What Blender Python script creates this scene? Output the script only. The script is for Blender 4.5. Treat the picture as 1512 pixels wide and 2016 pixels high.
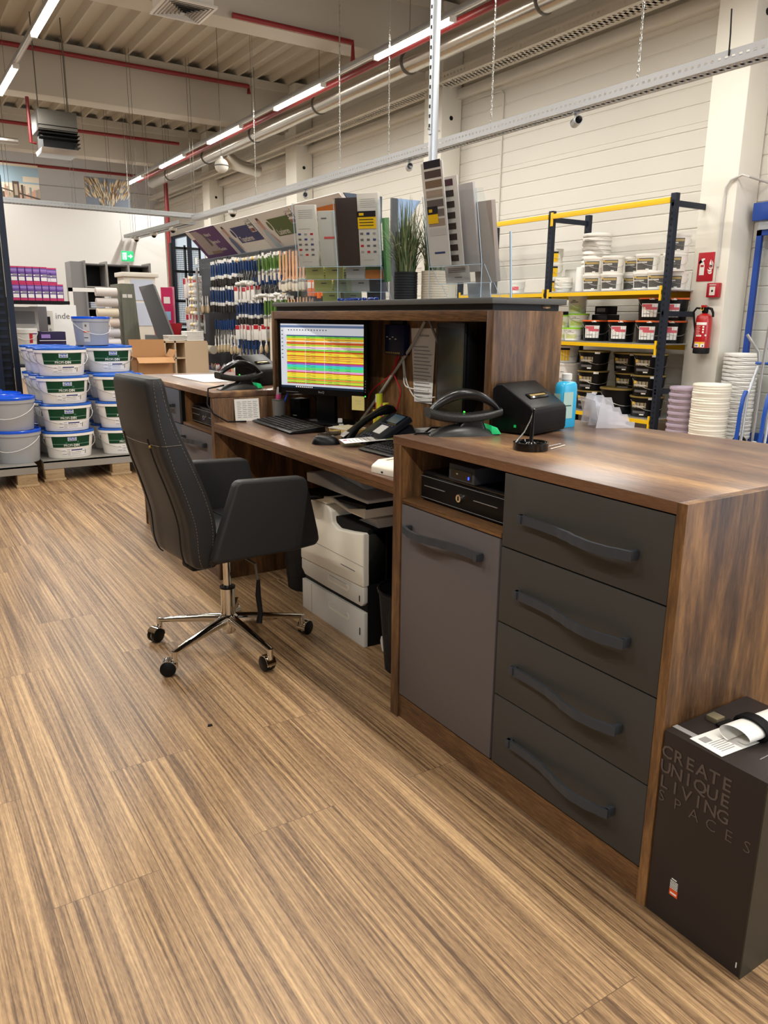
import bpy, bmesh, math, random
from math import sin, cos, pi, radians, sqrt, atan2
from mathutils import Matrix, Vector
random.seed(7)
for o in list(bpy.data.objects): bpy.data.objects.remove(o)
S = bpy.context.scene
COL = S.collection

# ------------------------------------------------------------------ camera
yaw, pit, rol = radians(-32.83), radians(-14.128), radians(0.579)
_f = Vector((cos(yaw)*cos(pit), sin(yaw)*cos(pit), sin(pit))); _r = Vector((sin(yaw), -cos(yaw), 0)); _u = _r.cross(_f)
_r2 = cos(rol)*_r + sin(rol)*_u; _u2 = -sin(rol)*_r + cos(rol)*_u
sw = lambda v: Vector((-v.y, v.x, v.z))
_r2, _u2, _f = sw(_r2), sw(_u2), sw(_f)
cam = bpy.data.cameras.new('camera'); camo = bpy.data.objects.new('camera', cam); COL.objects.link(camo)
m = Matrix((( _r2.x, _u2.x, -_f.x, 0), (_r2.y, _u2.y, -_f.y, 0), (_r2.z, _u2.z, -_f.z, 1.26), (0, 0, 0, 1)))
camo.matrix_world = m
cam.sensor_fit = 'VERTICAL'; cam.sensor_height = 24; cam.lens = 24*1517/2016.0
cam.clip_start = 0.05; cam.clip_end = 200
S.camera = camo
# ------------------------------------------------------------------ world, view
W = bpy.data.worlds.new('world'); S.world = W; W.use_nodes = True
bg = W.node_tree.nodes['Background']; bg.inputs[0].default_value = (0.78, 0.88, 1.0, 1); bg.inputs[1].default_value = 2.2
S.view_settings.view_transform = 'Standard'; S.view_settings.look = 'None'
S.view_settings.exposure = 0.0; S.view_settings.gamma = 1; S.view_settings.use_curve_mapping = False
LAMP_POWER = 58.0          # watt of each ceiling tube
LAMP_COL = (1.0, 0.965, 0.905)
def area(name, loc, rot, sx, sy, power, col, parent=None, spread=pi):
    l = bpy.data.lights.new(name, 'AREA'); l.shape = 'RECTANGLE'; l.size = sx; l.size_y = sy; l.energy = power; l.color = col; l.spread = spread
    o = bpy.data.objects.new(name, l); COL.objects.link(o); o.location = loc; o.rotation_euler = rot; o.parent = parent
    return o
# daylight through the shop front behind and to the right of the camera
area('shopfront_daylight', (6.4, -4.5, 2.0), (radians(90), 0, radians(14)), 5.0, 3.2, 190, (0.68, 0.82, 1.0))
area('shopfront_daylight', (-4.0, -4.5, 2.0), (radians(90), 0, radians(-25)), 5.0, 3.0, 50, (0.72, 0.84, 1.0))

# ------------------------------------------------------------------ materials
def newmat(name):
    m = bpy.data.materials.new(name); m.use_nodes = True
    return m, m.node_tree, m.node_tree.nodes['Principled BSDF']
def srgb(r, g, b):
    f = lambda c: (c/255/12.92) if c/255 <= .04045 else ((c/255+.055)/1.055)**2.4
    return (f(r), f(g), f(b), 1)
MATS = {}
def mat(name, col, rough=.5, metal=0., bump=0., spec=None, bscale=200., emit=0., alpha=None, trans=0., coat=0., vary=0., ior=None):
    if name in MATS: return MATS[name]
    m, t, b = newmat(name)
    c = srgb(*col)
    b.inputs['Base Color'].default_value = c; b.inputs['Roughness'].default_value = rough; b.inputs['Metallic'].default_value = metal
    if spec is None and max(col) < 70 and not metal: spec = .22
    if spec is not None: b.inputs['Specular IOR Level'].default_value = spec
    if ior: b.inputs['IOR'].default_value = ior
    if coat: b.inputs['Coat Weight'].default_value = coat; b.inputs['Coat Roughness'].default_value = .1
    if emit: b.inputs['Emission Color'].default_value = c; b.inputs['Emission Strength'].default_value = emit
    if trans: b.inputs['Transmission Weight'].default_value = trans
    N = t.nodes; L = t.links
    tc = N.new('ShaderNodeTexCoord'); nz = N.new('ShaderNodeTexNoise'); nz.inputs['Scale'].default_value = bscale; nz.inputs['Detail'].default_value = 3
    L.new(tc.outputs['Object'], nz.inputs['Vector'])
    if bump:
        bp = N.new('ShaderNodeBump'); bp.inputs['Strength'].default_value = bump; bp.inputs['Distance'].default_value = .002
        L.new(nz.outputs['Fac'], bp.inputs['Height']); L.new(bp.outputs['Normal'], b.inputs['Normal'])
    mr = N.new('ShaderNodeMapRange'); mr.inputs['To Min'].default_value = max(0, rough-.04-vary); mr.inputs['To Max'].default_value = min(1, rough+.04+vary)
    L.new(nz.outputs['Fac'], mr.inputs['Value']); L.new(mr.outputs['Result'], b.inputs['Roughness'])
    MATS[name] = m
    return m
def acrylic(name, col=(249, 251, 252)):
    m, t, b = newmat(name); N = t.nodes; L = t.links
    tr = N.new('ShaderNodeBsdfTransparent'); tr.inputs[0].default_value = srgb(*col)
    gl = N.new('ShaderNodeBsdfGlossy'); gl.inputs['Roughness'].default_value = .06
    fr = N.new('ShaderNodeLayerWeight'); fr.inputs['Blend'].default_value = .5
    pw = N.new('ShaderNodeMath'); pw.operation = 'POWER'; pw.inputs[1].default_value = 4; L.new(fr.outputs['Facing'], pw.inputs[0])
    ad = N.new('ShaderNodeMath'); ad.operation = 'MULTIPLY_ADD'; ad.inputs[1].default_value = .55; ad.inputs[2].default_value = .05
    L.new(pw.outputs[0], ad.inputs[0])
    mx = N.new('ShaderNodeMixShader'); L.new(ad.outputs[0], mx.inputs[0]); L.new(tr.outputs[0], mx.inputs[1]); L.new(gl.outputs[0], mx.inputs[2])
    L.new(mx.outputs[0], N['Material Output'].inputs[0])
    return m
def wood(name, cols, axis='z', s=1.0, rough=.45, coat=0.0, fine=.5, coord='Object', stretch=14., wscale=3.2, clear=None):
    """streaky wood decor with its grain along one axis; cols = list of (pos, rgb)"""
    m, t, b = newmat(name); N = t.nodes; L = t.links
    tc = N.new('ShaderNodeTexCoord'); mp = N.new('ShaderNodeMapping'); L.new(tc.outputs[coord], mp.inputs[0])
    sc = [s*stretch]*3; sc['xyz'.index(axis)] = s
    mp.inputs['Scale'].default_value = sc
    n1 = N.new('ShaderNodeTexNoise'); n1.inputs['Scale'].default_value = wscale/stretch*4; n1.inputs['Detail'].default_value = 6; n1.inputs['Roughness'].default_value = .55; n1.inputs['Distortion'].default_value = .6
    n2 = N.new('ShaderNodeTexNoise'); n2.inputs['Scale'].default_value = 11; n2.inputs['Detail'].default_value = 5; n2.inputs['Roughness'].default_value = .7
    mp2 = N.new('ShaderNodeMapping'); L.new(tc.outputs[coord], mp2.inputs[0]); sc2 = [s*stretch*1.6]*3; sc2['xyz'.index(axis)] = s*1.6; mp2.inputs['Scale'].default_value = sc2
    L.new(mp.outputs[0], n1.inputs['Vector']); L.new(mp2.outputs[0], n2.inputs['Vector'])
    mx = N.new('ShaderNodeMix'); mx.data_type = 'FLOAT'; mx.inputs[0].default_value = fine
    L.new(n1.outputs['Fac'], mx.inputs[2]); L.new(n2.outputs['Fac'], mx.inputs[3])
    cr = N.new('ShaderNodeValToRGB'); e = cr.color_ramp.elements
    e[0].position = cols[0][0]; e[0].color = srgb(*cols[0][1]); e[1].position = cols[-1][0]; e[1].color = srgb(*cols[-1][1])
    for p, c in cols[1:-1]:
        q = e.new(p); q.color = srgb(*c)
    L.new(mx.outputs[0], cr.inputs[0]); L.new(cr.outputs[0], b.inputs['Base Color'])
    b.inputs['Roughness'].default_value = rough
    bp = N.new('ShaderNodeBump'); bp.inputs['Strength'].default_value = .12; bp.inputs['Distance'].default_value = .001
    L.new(n2.outputs['Fac'], bp.inputs['Height']); L.new(bp.outputs['Normal'], b.inputs['Normal'])
    MATS[name] = m
    return m
WAL = [(.36, (56, 36, 22)), (.44, (82, 56, 34)), (.51, (104, 73, 44)), (.58, (126, 90, 54)), (.68, (156, 114, 68))]
walnut_z = wood('walnut_upright', WAL, 'z', .9, .42, wscale=4.5, stretch=7, fine=.35)
walnut_y = wood('walnut_lengthwise', WAL, 'y', 1.0, .36, wscale=3.0)
walnut_top = wood('walnut_worktop', [(.36, (66, 48, 38)), (.44, (92, 68, 54)), (.51, (114, 86, 68)), (.58, (146, 112, 80)), (.66, (182, 142, 94))], 'y', 1.0, .30, fine=.4, wscale=2.2)
walnut_edge = wood('walnut_edge', [(.35, (76, 50, 33)), (.5, (110, 76, 52)), (.65, (140, 100, 70))], 'y', 2.0, .4, stretch=30)
raw_wood = wood('pallet_wood', [(.35, (120, 98, 70)), (.5, (168, 142, 106)), (.65, (196, 172, 132))], 'x', 2.0, .8)
beech = wood('beech', [(.35, (196, 140, 100)), (.5, (222, 170, 128)), (.65, (236, 190, 150))], 'z', 3.0, .5)
green_wood = wood('grey_green_board', [(.3, (66, 66, 54)), (.5, (86, 86, 72)), (.7, (104, 102, 88))], 'z', 1.5, .6)
def floor_mat():
    m, t, b = newmat('striped_vinyl_planks'); N = t.nodes; L = t.links
    tc = N.new('ShaderNodeTexCoord')
    rot = N.new('ShaderNodeMapping'); rot.inputs['Rotation'].default_value = (0, 0, radians(90)); rot.inputs['Location'].default_value = (.31, .065, 0)
    L.new(tc.outputs['Object'], rot.inputs[0])
    br = N.new('ShaderNodeTexBrick'); br.offset = .37; br.offset_frequency = 2
    br.inputs['Scale'].default_value = 1; br.inputs['Brick Width'].default_value = 1.27; br.inputs['Row Height'].default_value = .235
    br.inputs['Mortar Size'].default_value = .0008; br.inputs['Mortar Smooth'].default_value = .0
    br.inputs['Color1'].default_value = (0, 0, 0, 1); br.inputs['Color2'].default_value = (1, 1, 1, 1)
    L.new(rot.outputs[0], br.inputs['Vector'])
    # per plank offset of the stripes
    sep = N.new('ShaderNodeSeparateXYZ'); L.new(tc.outputs['Object'], sep.inputs[0])
    pid = N.new('ShaderNodeSeparateColor'); L.new(br.outputs['Color'], pid.inputs[0])
    off = N.new('ShaderNodeMath'); off.operation = 'MULTIPLY'; off.inputs[1].default_value = 7.3; L.new(pid.outputs[0], off.inputs[0])
    yy = N.new('ShaderNodeMath'); yy.operation = 'ADD'; L.new(sep.outputs['Y'], yy.inputs[0]); L.new(off.outputs[0], yy.inputs[1])
    def stripes(sx, sy, det, ro):
        c = N.new('ShaderNodeCombineXYZ')
        a = N.new('ShaderNodeMath'); a.operation = 'MULTIPLY'; a.inputs[1].default_value = sx; L.new(sep.outputs['X'], a.inputs[0])
        d = N.new('ShaderNodeMath'); d.operation = 'MULTIPLY'; d.inputs[1].default_value = sy; L.new(yy.outputs[0], d.inputs[0])
        L.new(a.outputs[0], c.inputs[0]); L.new(d.outputs[0], c.inputs[1]); L.new(off.outputs[0], c.inputs[2])
        n = N.new('ShaderNodeTexNoise'); n.inputs['Scale'].default_value = 1; n.inputs['Detail'].default_value = det; n.inputs['Roughness'].default_value = ro
        L.new(c.outputs[0], n.inputs['Vector']); return n
    n1 = stripes(26, .45, 3, .5); n2 = stripes(120, 1.3, 4, .7); n3 = stripes(260, 40, 2, .6)
    m1 = N.new('ShaderNodeMix'); m1.data_type = 'FLOAT'; m1.inputs[0].default_value = .74; L.new(n1.outputs['Fac'], m1.inputs[2]); L.new(n2.outputs['Fac'], m1.inputs[3])
    m2 = N.new('ShaderNodeMix'); m2.data_type = 'FLOAT'; m2.inputs[0].default_value = .16; L.new(m1.outputs[0], m2.inputs[2]); L.new(n3.outputs['Fac'], m2.inputs[3])
    cr = N.new('ShaderNodeValToRGB'); e = cr.color_ramp.elements
    e[0].position = .37; e[0].color = srgb(88, 67, 48); e[1].position = .63; e[1].color = srgb(200, 166, 120)
    for p, c in ((.43, (112, 86, 61)), (.485, (143, 114, 82)), (.54, (166, 134, 97))):
        q = e.new(p); q.color = srgb(*c)
    L.new(m2.outputs[0], cr.inputs[0])
    hs = N.new('ShaderNodeMix'); hs.data_type = 'RGBA'; hs.blend_type = 'MULTIPLY'; hs.inputs[0].default_value = .5
    vr = N.new('ShaderNodeMapRange'); vr.inputs['To Min'].default_value = .90; vr.inputs['To Max'].default_value = 1.04; L.new(pid.outputs[0], vr.inputs['Value'])
    cc = N.new('ShaderNodeCombineColor'); [L.new(vr.outputs[0], cc.inputs[i]) for i in range(3)]
    L.new(cr.outputs[0], hs.inputs[6]); L.new(cc.outputs[0], hs.inputs[7])
    jm = N.new('ShaderNodeMix'); jm.data_type = 'RGBA'; L.new(br.outputs['Fac'], jm.inputs[0]); L.new(hs.outputs[2], jm.inputs[6]); jm.inputs[7].default_value = srgb(104, 80, 58)
    L.new(jm.outputs[2], b.inputs['Base Color'])
    b.inputs['Roughness'].default_value = .42
    bp = N.new('ShaderNodeBump'); bp.inputs['Strength'].default_value = .1; bp.inputs['Distance'].default_value = .001; L.new(m2.outputs[0], bp.inputs['Height']); L.new(bp.outputs[0], b.inputs['Normal'])
    return m
FLOOR = floor_mat()
# plain materials
cream = mat('cream_wall', (217, 213, 203), .6, bump=.05, bscale=30)
white_wall = mat('white_wall', (226, 225, 222), .7, bump=.05, bscale=30)
grey_clad = mat('grey_cladding', (228, 230, 234), .5)
beam_paint = mat('beam_paint', (196, 190, 178), .7, bump=.05, bscale=20)
deck_paint = mat('deck_paint', (192, 184, 168), .55)
column_paint = mat('column_paint', (230, 226, 214), .6, bump=.05, bscale=20)
red_pipe = mat('red_pipe', (138, 34, 38), .4)
alu = mat('aluminium_foil', (196, 192, 184), .25, .9, bump=.5, bscale=14)
tray_steel = mat('tray_steel', (158, 160, 160), .5, .6)
galv = mat('galvanised', (190, 194, 198), .38, .85, bump=.1, bscale=60)
tray_bright = mat('tray_bright', (186, 188, 190), .48, .5)
steel_dark = mat('dull_steel', (104, 101, 94), .5, .5)
grey_front = mat('graphite_front', (66, 64, 60), .5, bump=.03)
grey_door = mat('mauve_grey_front', (92, 86, 86), .5, bump=.03)
blue_front = mat('blue_grey_front', (86, 92, 104), .5)
handle_grey = mat('anthracite_handle', (60, 63, 68), .42)
slab_grey = mat('anthracite_slab', (86, 86, 84), .5)
black = mat('black_plastic', (11, 11, 12), .38)
black_gloss = mat('black_gloss', (9, 9, 10), .12, spec=.45)
black_matt = mat('black_matt', (14, 14, 15), .6)
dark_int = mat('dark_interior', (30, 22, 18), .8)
leather = mat('charcoal_leather', (45, 44, 44), .42, bump=.25, bscale=420)
leather_dk = mat('dark_leather', (36, 35, 35), .45, bump=.25, bscale=420)
thread = mat('tan_thread', (104, 94, 80), .7)
chrome = mat('chrome', (215, 212, 205), .07, 1.)
steel = mat('steel_wire', (196, 196, 192), .28, .9)
rubber = mat('rubber', (22, 22, 22), .6)
ivory = mat('ivory_plastic', (232, 226, 210), .42)
ivory_dk = mat('pale_grey_plastic', (212, 208, 198), .45)
white_p = mat('white_plastic', (228, 226, 220), .35)
paper = mat('white_paper', (236, 234, 228), .75)
paper_grey = mat('grey_paper', (200, 196, 190), .7)
ink = mat('grey_ink', (96, 94, 96), .8)
ink_dk = mat('dark_ink', (30, 30, 34), .8)
cream_tub = mat('white_tub', (240, 236, 228), .34)
blue_lid = mat('blue_lid', (22, 92, 190), .28)
blue_lid2 = mat('bright_blue_lid', (14, 84, 214), .25)
green_lab = mat('dark_green_label', (16, 62, 38), .4)
navy = mat('navy_print', (26, 26, 100), .5)
logo_blue = mat('logo_blue', (24, 86, 176), .5)
grey_tub = mat('grey_tub', (166, 168, 172), .36)
yellow = mat('yellow_paint', (236, 190, 20), .35)
orange = mat('orange_plastic', (216, 96, 34), .4)
gold = mat('gold_rim', (160, 138, 78), .35, .6)
rack_dark = mat('dark_blue_steel', (34, 40, 52), .42)
red = mat('sign_red', (178, 18, 36), .4)
ext_red = mat('extinguisher_red', (176, 24, 26), .25, coat=.4)
lime = mat('lime_lid', (150, 214, 50), .4)
clear_white = mat('milky_plastic', (226, 224, 214), .4)
purple = mat('purple_print', (88, 44, 134), .45)
magenta = mat('magenta_print', (196, 34, 92), .45)
lilac = mat('lilac_print', (150, 120, 190), .45)
peg_dark = mat('black_perforated_steel', (24, 26, 28), .45)
panel_grey = mat('slate_grey_panel', (74, 78, 84), .5)
blue_hand = mat('blue_handle', (26, 58, 110), .35)
green_hand = mat('green_handle', (82, 120, 40), .4)
bristle_w = mat('pale_bristle', (214, 206, 188), .8)
bristle_k = mat('dark_bristle', (52, 48, 46), .8)
fleece = mat('white_fleece', (228, 228, 222), .9, bump=.6, bscale=300)
cardboard = mat('cardboard', (178, 132, 86), .8)
cardboard_in = mat('cardboard_inside', (158, 114, 72), .85)
blue_frame = mat('blue_frame', (26, 66, 150), .35)
skin = mat('printed_skin', (206, 160, 136), .6)
gray_p = mat('print_grey', (150, 148, 146), .6)
orange_pr = mat('orange_print', (226, 130, 40), .5)
green_pr = mat('green_print', (88, 108, 54), .5)
navy_pr = mat('blue_print', (44, 58, 112), .5)
purple_pr = mat('violet_print', (86, 40, 108), .5)
box_black = mat('brown_black_card', (50, 43, 40), .38)
box_print = mat('grey_brown_print', (84, 74, 70), .4)
box_side = mat('olive_black_card', (58, 54, 44), .4)
acr = acrylic('clear_acrylic')
acr2, _t, _b = newmat('milky_acrylic'); _b.inputs['Alpha'].default_value = .42; _b.inputs['Base Color'].default_value = srgb(232, 232, 238); _b.inputs['Roughness'].default_value = .1
binm, _t, _b = newmat('wire_mesh'); _b.inputs['Alpha'].default_value = .72; _b.inputs['Base Color'].default_value = srgb(20, 22, 26); _b.inputs['Roughness'].default_value = .5
hall_fill = mat('stocked_wall', (120, 117, 112), .8)
acr_edge = mat('acrylic_edge', (190, 214, 232), .15)
# ------------------------------------------------------------------ mesh builder
class G:
    def __init__(s, M=None): s.v = []; s.f = []; s.mi = []; s.mats = []; s.M = M or Matrix.Identity(4)
    def slot(s, m):
        if m not in s.mats: s.mats.append(m)
        return s.mats.index(m)
    def add(s, vs, fs, m):
        k = len(s.v); i = s.slot(m); M = s.M
        s.v += [tuple(M @ Vector(p)) for p in vs]
        s.f += [tuple(k+a for a in f) for f in fs]; s.mi += [i]*len(fs); return s
    def bm(s, b, m, T=None):
        b.verts.index_update()
        s.add([(T @ v.co if T else v.co.copy()) for v in b.verts], [[v.index for v in f.verts] for f in b.faces], m); b.free(); return s
    def box(s, x0, x1, y0, y1, z0, z1, m, b=0., seg=2, T=None):
        if b:
            q = bmesh.new(); bmesh.ops.create_cube(q, size=1)
            for v in q.verts: v.co = Vector(((x0+x1)/2+v.co.x*(x1-x0), (y0+y1)/2+v.co.y*(y1-y0), (z0+z1)/2+v.co.z*(z1-z0)))
            bmesh.ops.bevel(q, geom=q.edges[:], offset=min(b, abs(x1-x0)*.49, abs(y1-y0)*.49, abs(z1-z0)*.49), segments=seg, affect='EDGES', profile=.5)
            return s.bm(q, m, T)
        vs = [Vector((x, y, z)) for z in (z0, z1) for y in (y0, y1) for x in (x0, x1)]
        if T: vs = [T @ v for v in vs]
        return s.add(vs, [(0, 2, 3, 1), (4, 5, 7, 6), (0, 1, 5, 4), (2, 6, 7, 3), (0, 4, 6, 2), (1, 3, 7, 5)], m)
    def prism(s, poly, ax, a0, a1, m, b=0., seg=2, T=None):
        """poly in the two axes left after ax (order xyz), extruded a0..a1 along ax"""
        q = bmesh.new()
        def P(u, w, a): return {'x': (a, u, w), 'y': (u, a, w), 'z': (u, w, a)}[ax]
        lo = [q.verts.new(P(u, w, a0)) for u, w in poly]; hi = [q.verts.new(P(u, w, a1)) for u, w in poly]
        n = len(poly); q.faces.new(lo); q.faces.new(hi[::-1])
        for i in range(n): q.faces.new((lo[i], lo[(i+1) % n], hi[(i+1) % n], hi[i]))
        bmesh.ops.recalc_face_normals(q, faces=q.faces[:])
        if b: bmesh.ops.bevel(q, geom=q.edges[:], offset=b, segments=seg, affect='EDGES', profile=.5)
        return s.bm(q, m, T)
    def tube(s, path, r, m, n=8, cap=True, closed=False):
        path = [Vector(p) for p in path]; N = len(path); rs = r if isinstance(r, (list, tuple)) else [r]*N
        vs = []; fs = []; up = None
        for i, p in enumerate(path):
            a = path[(i-1) % N] if (closed or i > 0) else p; c = path[(i+1) % N] if (closed or i < N-1) else p
            t = (c-a).normalized()
            if up is None: up = t.orthogonal().normalized()
            else:
                up = up - t*up.dot(t); up = up.normalized() if up.length > 1e-6 else t.orthogonal().normalized()
            w = t.cross(up)
            for k in range(n):
                g = 2*pi*k/n; vs.append(p+rs[i]*(cos(g)*up+sin(g)*w))
        for i in range(N if closed else N-1):
            j = (i+1) % N
            for k in range(n): fs.append((i*n+k, i*n+(k+1) % n, j*n+(k+1) % n, j*n+k))
        if cap and not closed: fs += [tuple(range(n))[::-1], tuple((N-1)*n+k for k in range(n))]
        return s.add(vs, fs, m)
    def lathe(s, prof, m, n=24, c=(0, 0, 0), sx=1, sy=1, T=None, axis='z'):
        vs = []; fs = []
        for r, z in prof:
            for k in range(n):
                g = 2*pi*k/n; v = (r*cos(g)*sx, r*sin(g)*sy, z)
                if axis == 'x': v = (v[2], v[0], v[1])
                if axis == 'y': v = (v[0], v[2], v[1])
                v = Vector(v)+Vector(c); vs.append(T @ v if T else v)
        for i in range(len(prof)-1):
            for k in range(n):
                a = i*n+k; b = i*n+(k+1) % n; fs.append((a, b, b+n, a+n))
        if prof[0][0] > 1e-6: fs.append(tuple(range(n))[::-1])
        if prof[-1][0] > 1e-6: fs.append(tuple((len(prof)-1)*n+k for k in range(n)))
        return s.add(vs, fs, m)
    def ball(s, c, r, m, sx=1, sy=1, sz=1, n=14, k=8):
        return s.lathe([(max(r*cos(-pi/2+pi*i/k), 1e-7), sz*r*sin(-pi/2+pi*i/k)) for i in range(k+1)], m, n, c, sx, sy)
    def sweep(s, path, w, h, m, side=(0, 0, 1)):
        """rectangular bar; w along side axis, h across"""
        path = [Vector(p) for p in path]; sd = Vector(side); vs = []; fs = []; N = len(path)
        for i, p in enumerate(path):
            t = (path[min(i+1, N-1)]-path[max(i-1, 0)]).normalized(); u = t.cross(sd).normalized()
            vs += [p+sd*w/2+u*h/2, p-sd*w/2+u*h/2, p-sd*w/2-u*h/2, p+sd*w/2-u*h/2]
        for i in range(N-1):
            for k in range(4): fs.append((i*4+k, i*4+(k+1) % 4, i*4+4+(k+1) % 4, i*4+4+k))
        fs += [(3, 2, 1, 0), tuple((N-1)*4+k for k in range(4))]
        return s.add(vs, fs, m)
    def quad(s, a, b, c, d, m): return s.add([a, b, c, d], [(0, 1, 2, 3)], m)
    def loft(s, rings, m, cap=True):
        n = len(rings[0]); vs = [p for r in rings for p in r]; fs = []
        for i in range(len(rings)-1):
            for k in range(n): a = i*n+k; b = i*n+(k+1) % n; fs.append((a, b, b+n, a+n))
        if cap: fs += [tuple(range(n))[::-1], tuple((len(rings)-1)*n+k for k in range(n))]
        return s.add(vs, fs, m)
    def text(s, txt, m, size, fn, align='CENTER', bold=0., xs=1.):
        """flat lettering; fn maps (u, v) in metres to 3d"""
        vs, fs = glyphs(txt, align, bold)
        return s.add([fn(x*size*xs, y*size) for x, y in vs], fs, m)
    def build(s, name, parent=None, label=None, cat=None, group=None, kind=None, loc=None, ang=35, recalc=True):
        me = bpy.data.meshes.new(name); me.from_pydata([tuple(v) for v in s.v], [], s.f)
        for x in s.mats: me.materials.append(x)
        me.polygons.foreach_set('material_index', s.mi)
        me.polygons.foreach_set('use_smooth', [True]*len(s.f))
        me.update()
        if recalc:
            b = bmesh.new(); b.from_mesh(me); bmesh.ops.recalc_face_normals(b, faces=b.faces[:]); b.to_mesh(me); b.free()
        me.set_sharp_from_angle(angle=radians(ang))
        o = bpy.data.objects.new(name, me); COL.objects.link(o); o.parent = parent
        if loc: o.location = loc
        tag(o, label, cat, group, kind); return o
_gl = {}
def glyphs(txt, align, bold):
    key = (txt, align, bold)
    if key not in _gl:
        c = bpy.data.curves.new('t', 'FONT'); c.body = txt; c.align_x = align; c.offset = bold; c.resolution_u = 2; c.fill_mode = 'FRONT'
        o = bpy.data.objects.new('t', c); COL.objects.link(o); bpy.context.view_layer.update()
        me = bpy.data.meshes.new_from_object(o.evaluated_get(bpy.context.evaluated_depsgraph_get()))
        _gl[key] = ([(v.co.x, v.co.y) for v in me.vertices], [tuple(p.vertices) for p in me.polygons])
        bpy.data.objects.remove(o); bpy.data.curves.remove(c); bpy.data.meshes.remove(me)
    return _gl[key]
def tag(o, label=None, cat=None, group=None, kind=None):
    if label: o['label'] = label
    if cat: o['category'] = cat
    if group: o['group'] = group
    if kind: o['kind'] = kind
    return o
def thing(name, label, cat, loc=(0, 0, 0), rz=0, group=None):
    o = bpy.data.objects.new(name, None); COL.objects.link(o); o.location = loc; o.rotation_euler = (0, 0, rz); o.empty_display_size = .05
    return tag(o, label, cat, group)
def struct(g, name, **k): return g.build(name, kind='structure', **k)
def dup(src, loc, rz=0, label=None, group=None, scale=None, skip=()):
    def rec(o, par):
        c = o.copy(); COL.objects.link(c); c.parent = par
        for ch in [x for x in bpy_children(o) if x.name.split('.')[0] not in skip]: rec(ch, c)
        return c
    r = rec(src, None); r.location = loc; r.rotation_euler = (0, 0, rz)
    if label: r['label'] = label
    if group: r['group'] = group
    if scale: r.scale = scale
    return r
def bpy_children(o): return [x for x in COL.objects if x.parent == o] if not hasattr(o, 'children') else list(o.children)
def T(loc=(0, 0, 0), rz=0, rx=0, ry=0): return Matrix.Translation(loc) @ Matrix.Rotation(rz, 4, 'Z') @ Matrix.Rotation(ry, 4, 'Y') @ Matrix.Rotation(rx, 4, 'X')
def rrect(w, h, r, n=4):
    out = []
    for cx, cy, a0 in ((w/2-r, h/2-r, 0), (-w/2+r, h/2-r, 90), (-w/2+r, -h/2+r, 180), (w/2-r, -h/2+r, 270)):
        for k in range(n+1): a = radians(a0+90*k/n); out.append((cx+r*cos(a), cy+r*sin(a)))
    return out
def lerp(a, b, t): return a+(b-a)*t

def nth(n):
    o = ['', 'first', 'second', 'third', 'fourth', 'fifth', 'sixth', 'seventh', 'eighth', 'ninth', 'tenth', 'eleventh', 'twelfth', 'thirteenth', 'fourteenth', 'fifteenth', 'sixteenth', 'seventeenth', 'eighteenth', 'nineteenth']
    if n < 20: return o[n]
    t = {2: ('twenty', 'twentieth'), 3: ('thirty', 'thirtieth'), 4: ('forty', 'fortieth')}[n//10]
    return t[1] if n % 10 == 0 else t[0]+'-'+o[n % 10]

# ================================================================== SETTING
g = G(); g.box(-10, 9, -6, 24, -.1, 0, FLOOR); struct(g, 'floor')
# right wall: horizontal metal sandwich panels, real grooves
WX = 7.25
prof = []
z = 0.0; k = 0
while z < 5.6:
    prof += [(0, z+.004), (0, z+.155), (.009, z+.162), (.009, z+.17), (0, z+.177)]
    if k % 3 == 0: prof += [(0, z+.225), (.005, z+.228), (.005, z+.234), (0, z+.237)]; z += .06
    z += .178; k += 1
def wall_run(g, y0, y1, z0, z1):
    p = [q for q in prof if z0 < q[1] < z1]; p = [(0, z0)]+p+[(0, z1)]
    vs = [(WX+x, y, zz) for y in (y0, y1) for x, zz in p]; n = len(p)
    g.add(vs, [(i, i+1, n+i+1, n+i) for i in range(n-1)], cream)
    g.box(WX+.02, WX+.15, y0, y1, z0, z1, cream)
g = G()
WY0, WY1, WZ = 19.6, 22.3, 3.4
wall_run(g, -6, WY0, 0, 5.6); wall_run(g, WY1, 24, 0, 5.6); wall_run(g, WY0, WY1, WZ, 5.6)
struct(g, 'wall_right', recalc=False)
g = G()
for a, b in ((WY0, WY0+.07), (WY1-.07, WY1), ((WY0+WY1)/2-.04, (WY0+WY1)/2+.04)): g.box(WX-.02, WX+.08, a, b, 0, WZ, rack_dark)
g.box(WX-.02, WX+.08, WY0, WY1, WZ-.07, WZ, rack_dark); g.box(WX-.02, WX+.08, WY0, WY1, 1.0, 1.07, rack_dark)
w1 = struct(g, 'window_1')
g = G(); g.box(WX+.03, WX+.036, WY0+.05, WY1-.05, .02, WZ-.05, acr); g.build('pane', w1)
g = G(); g.box(-10, 9, 23.5, 23.7, 0, 4.05, white_wall); g.box(-10, 9, 23.46, 23.7, 4.05, 5.6, grey_clad)
for zz in (4.05, 4.6, 5.1): g.box(-10, 9, 23.45, 23.47, zz, zz+.012, gray_p)
struct(g, 'wall_back')
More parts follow.
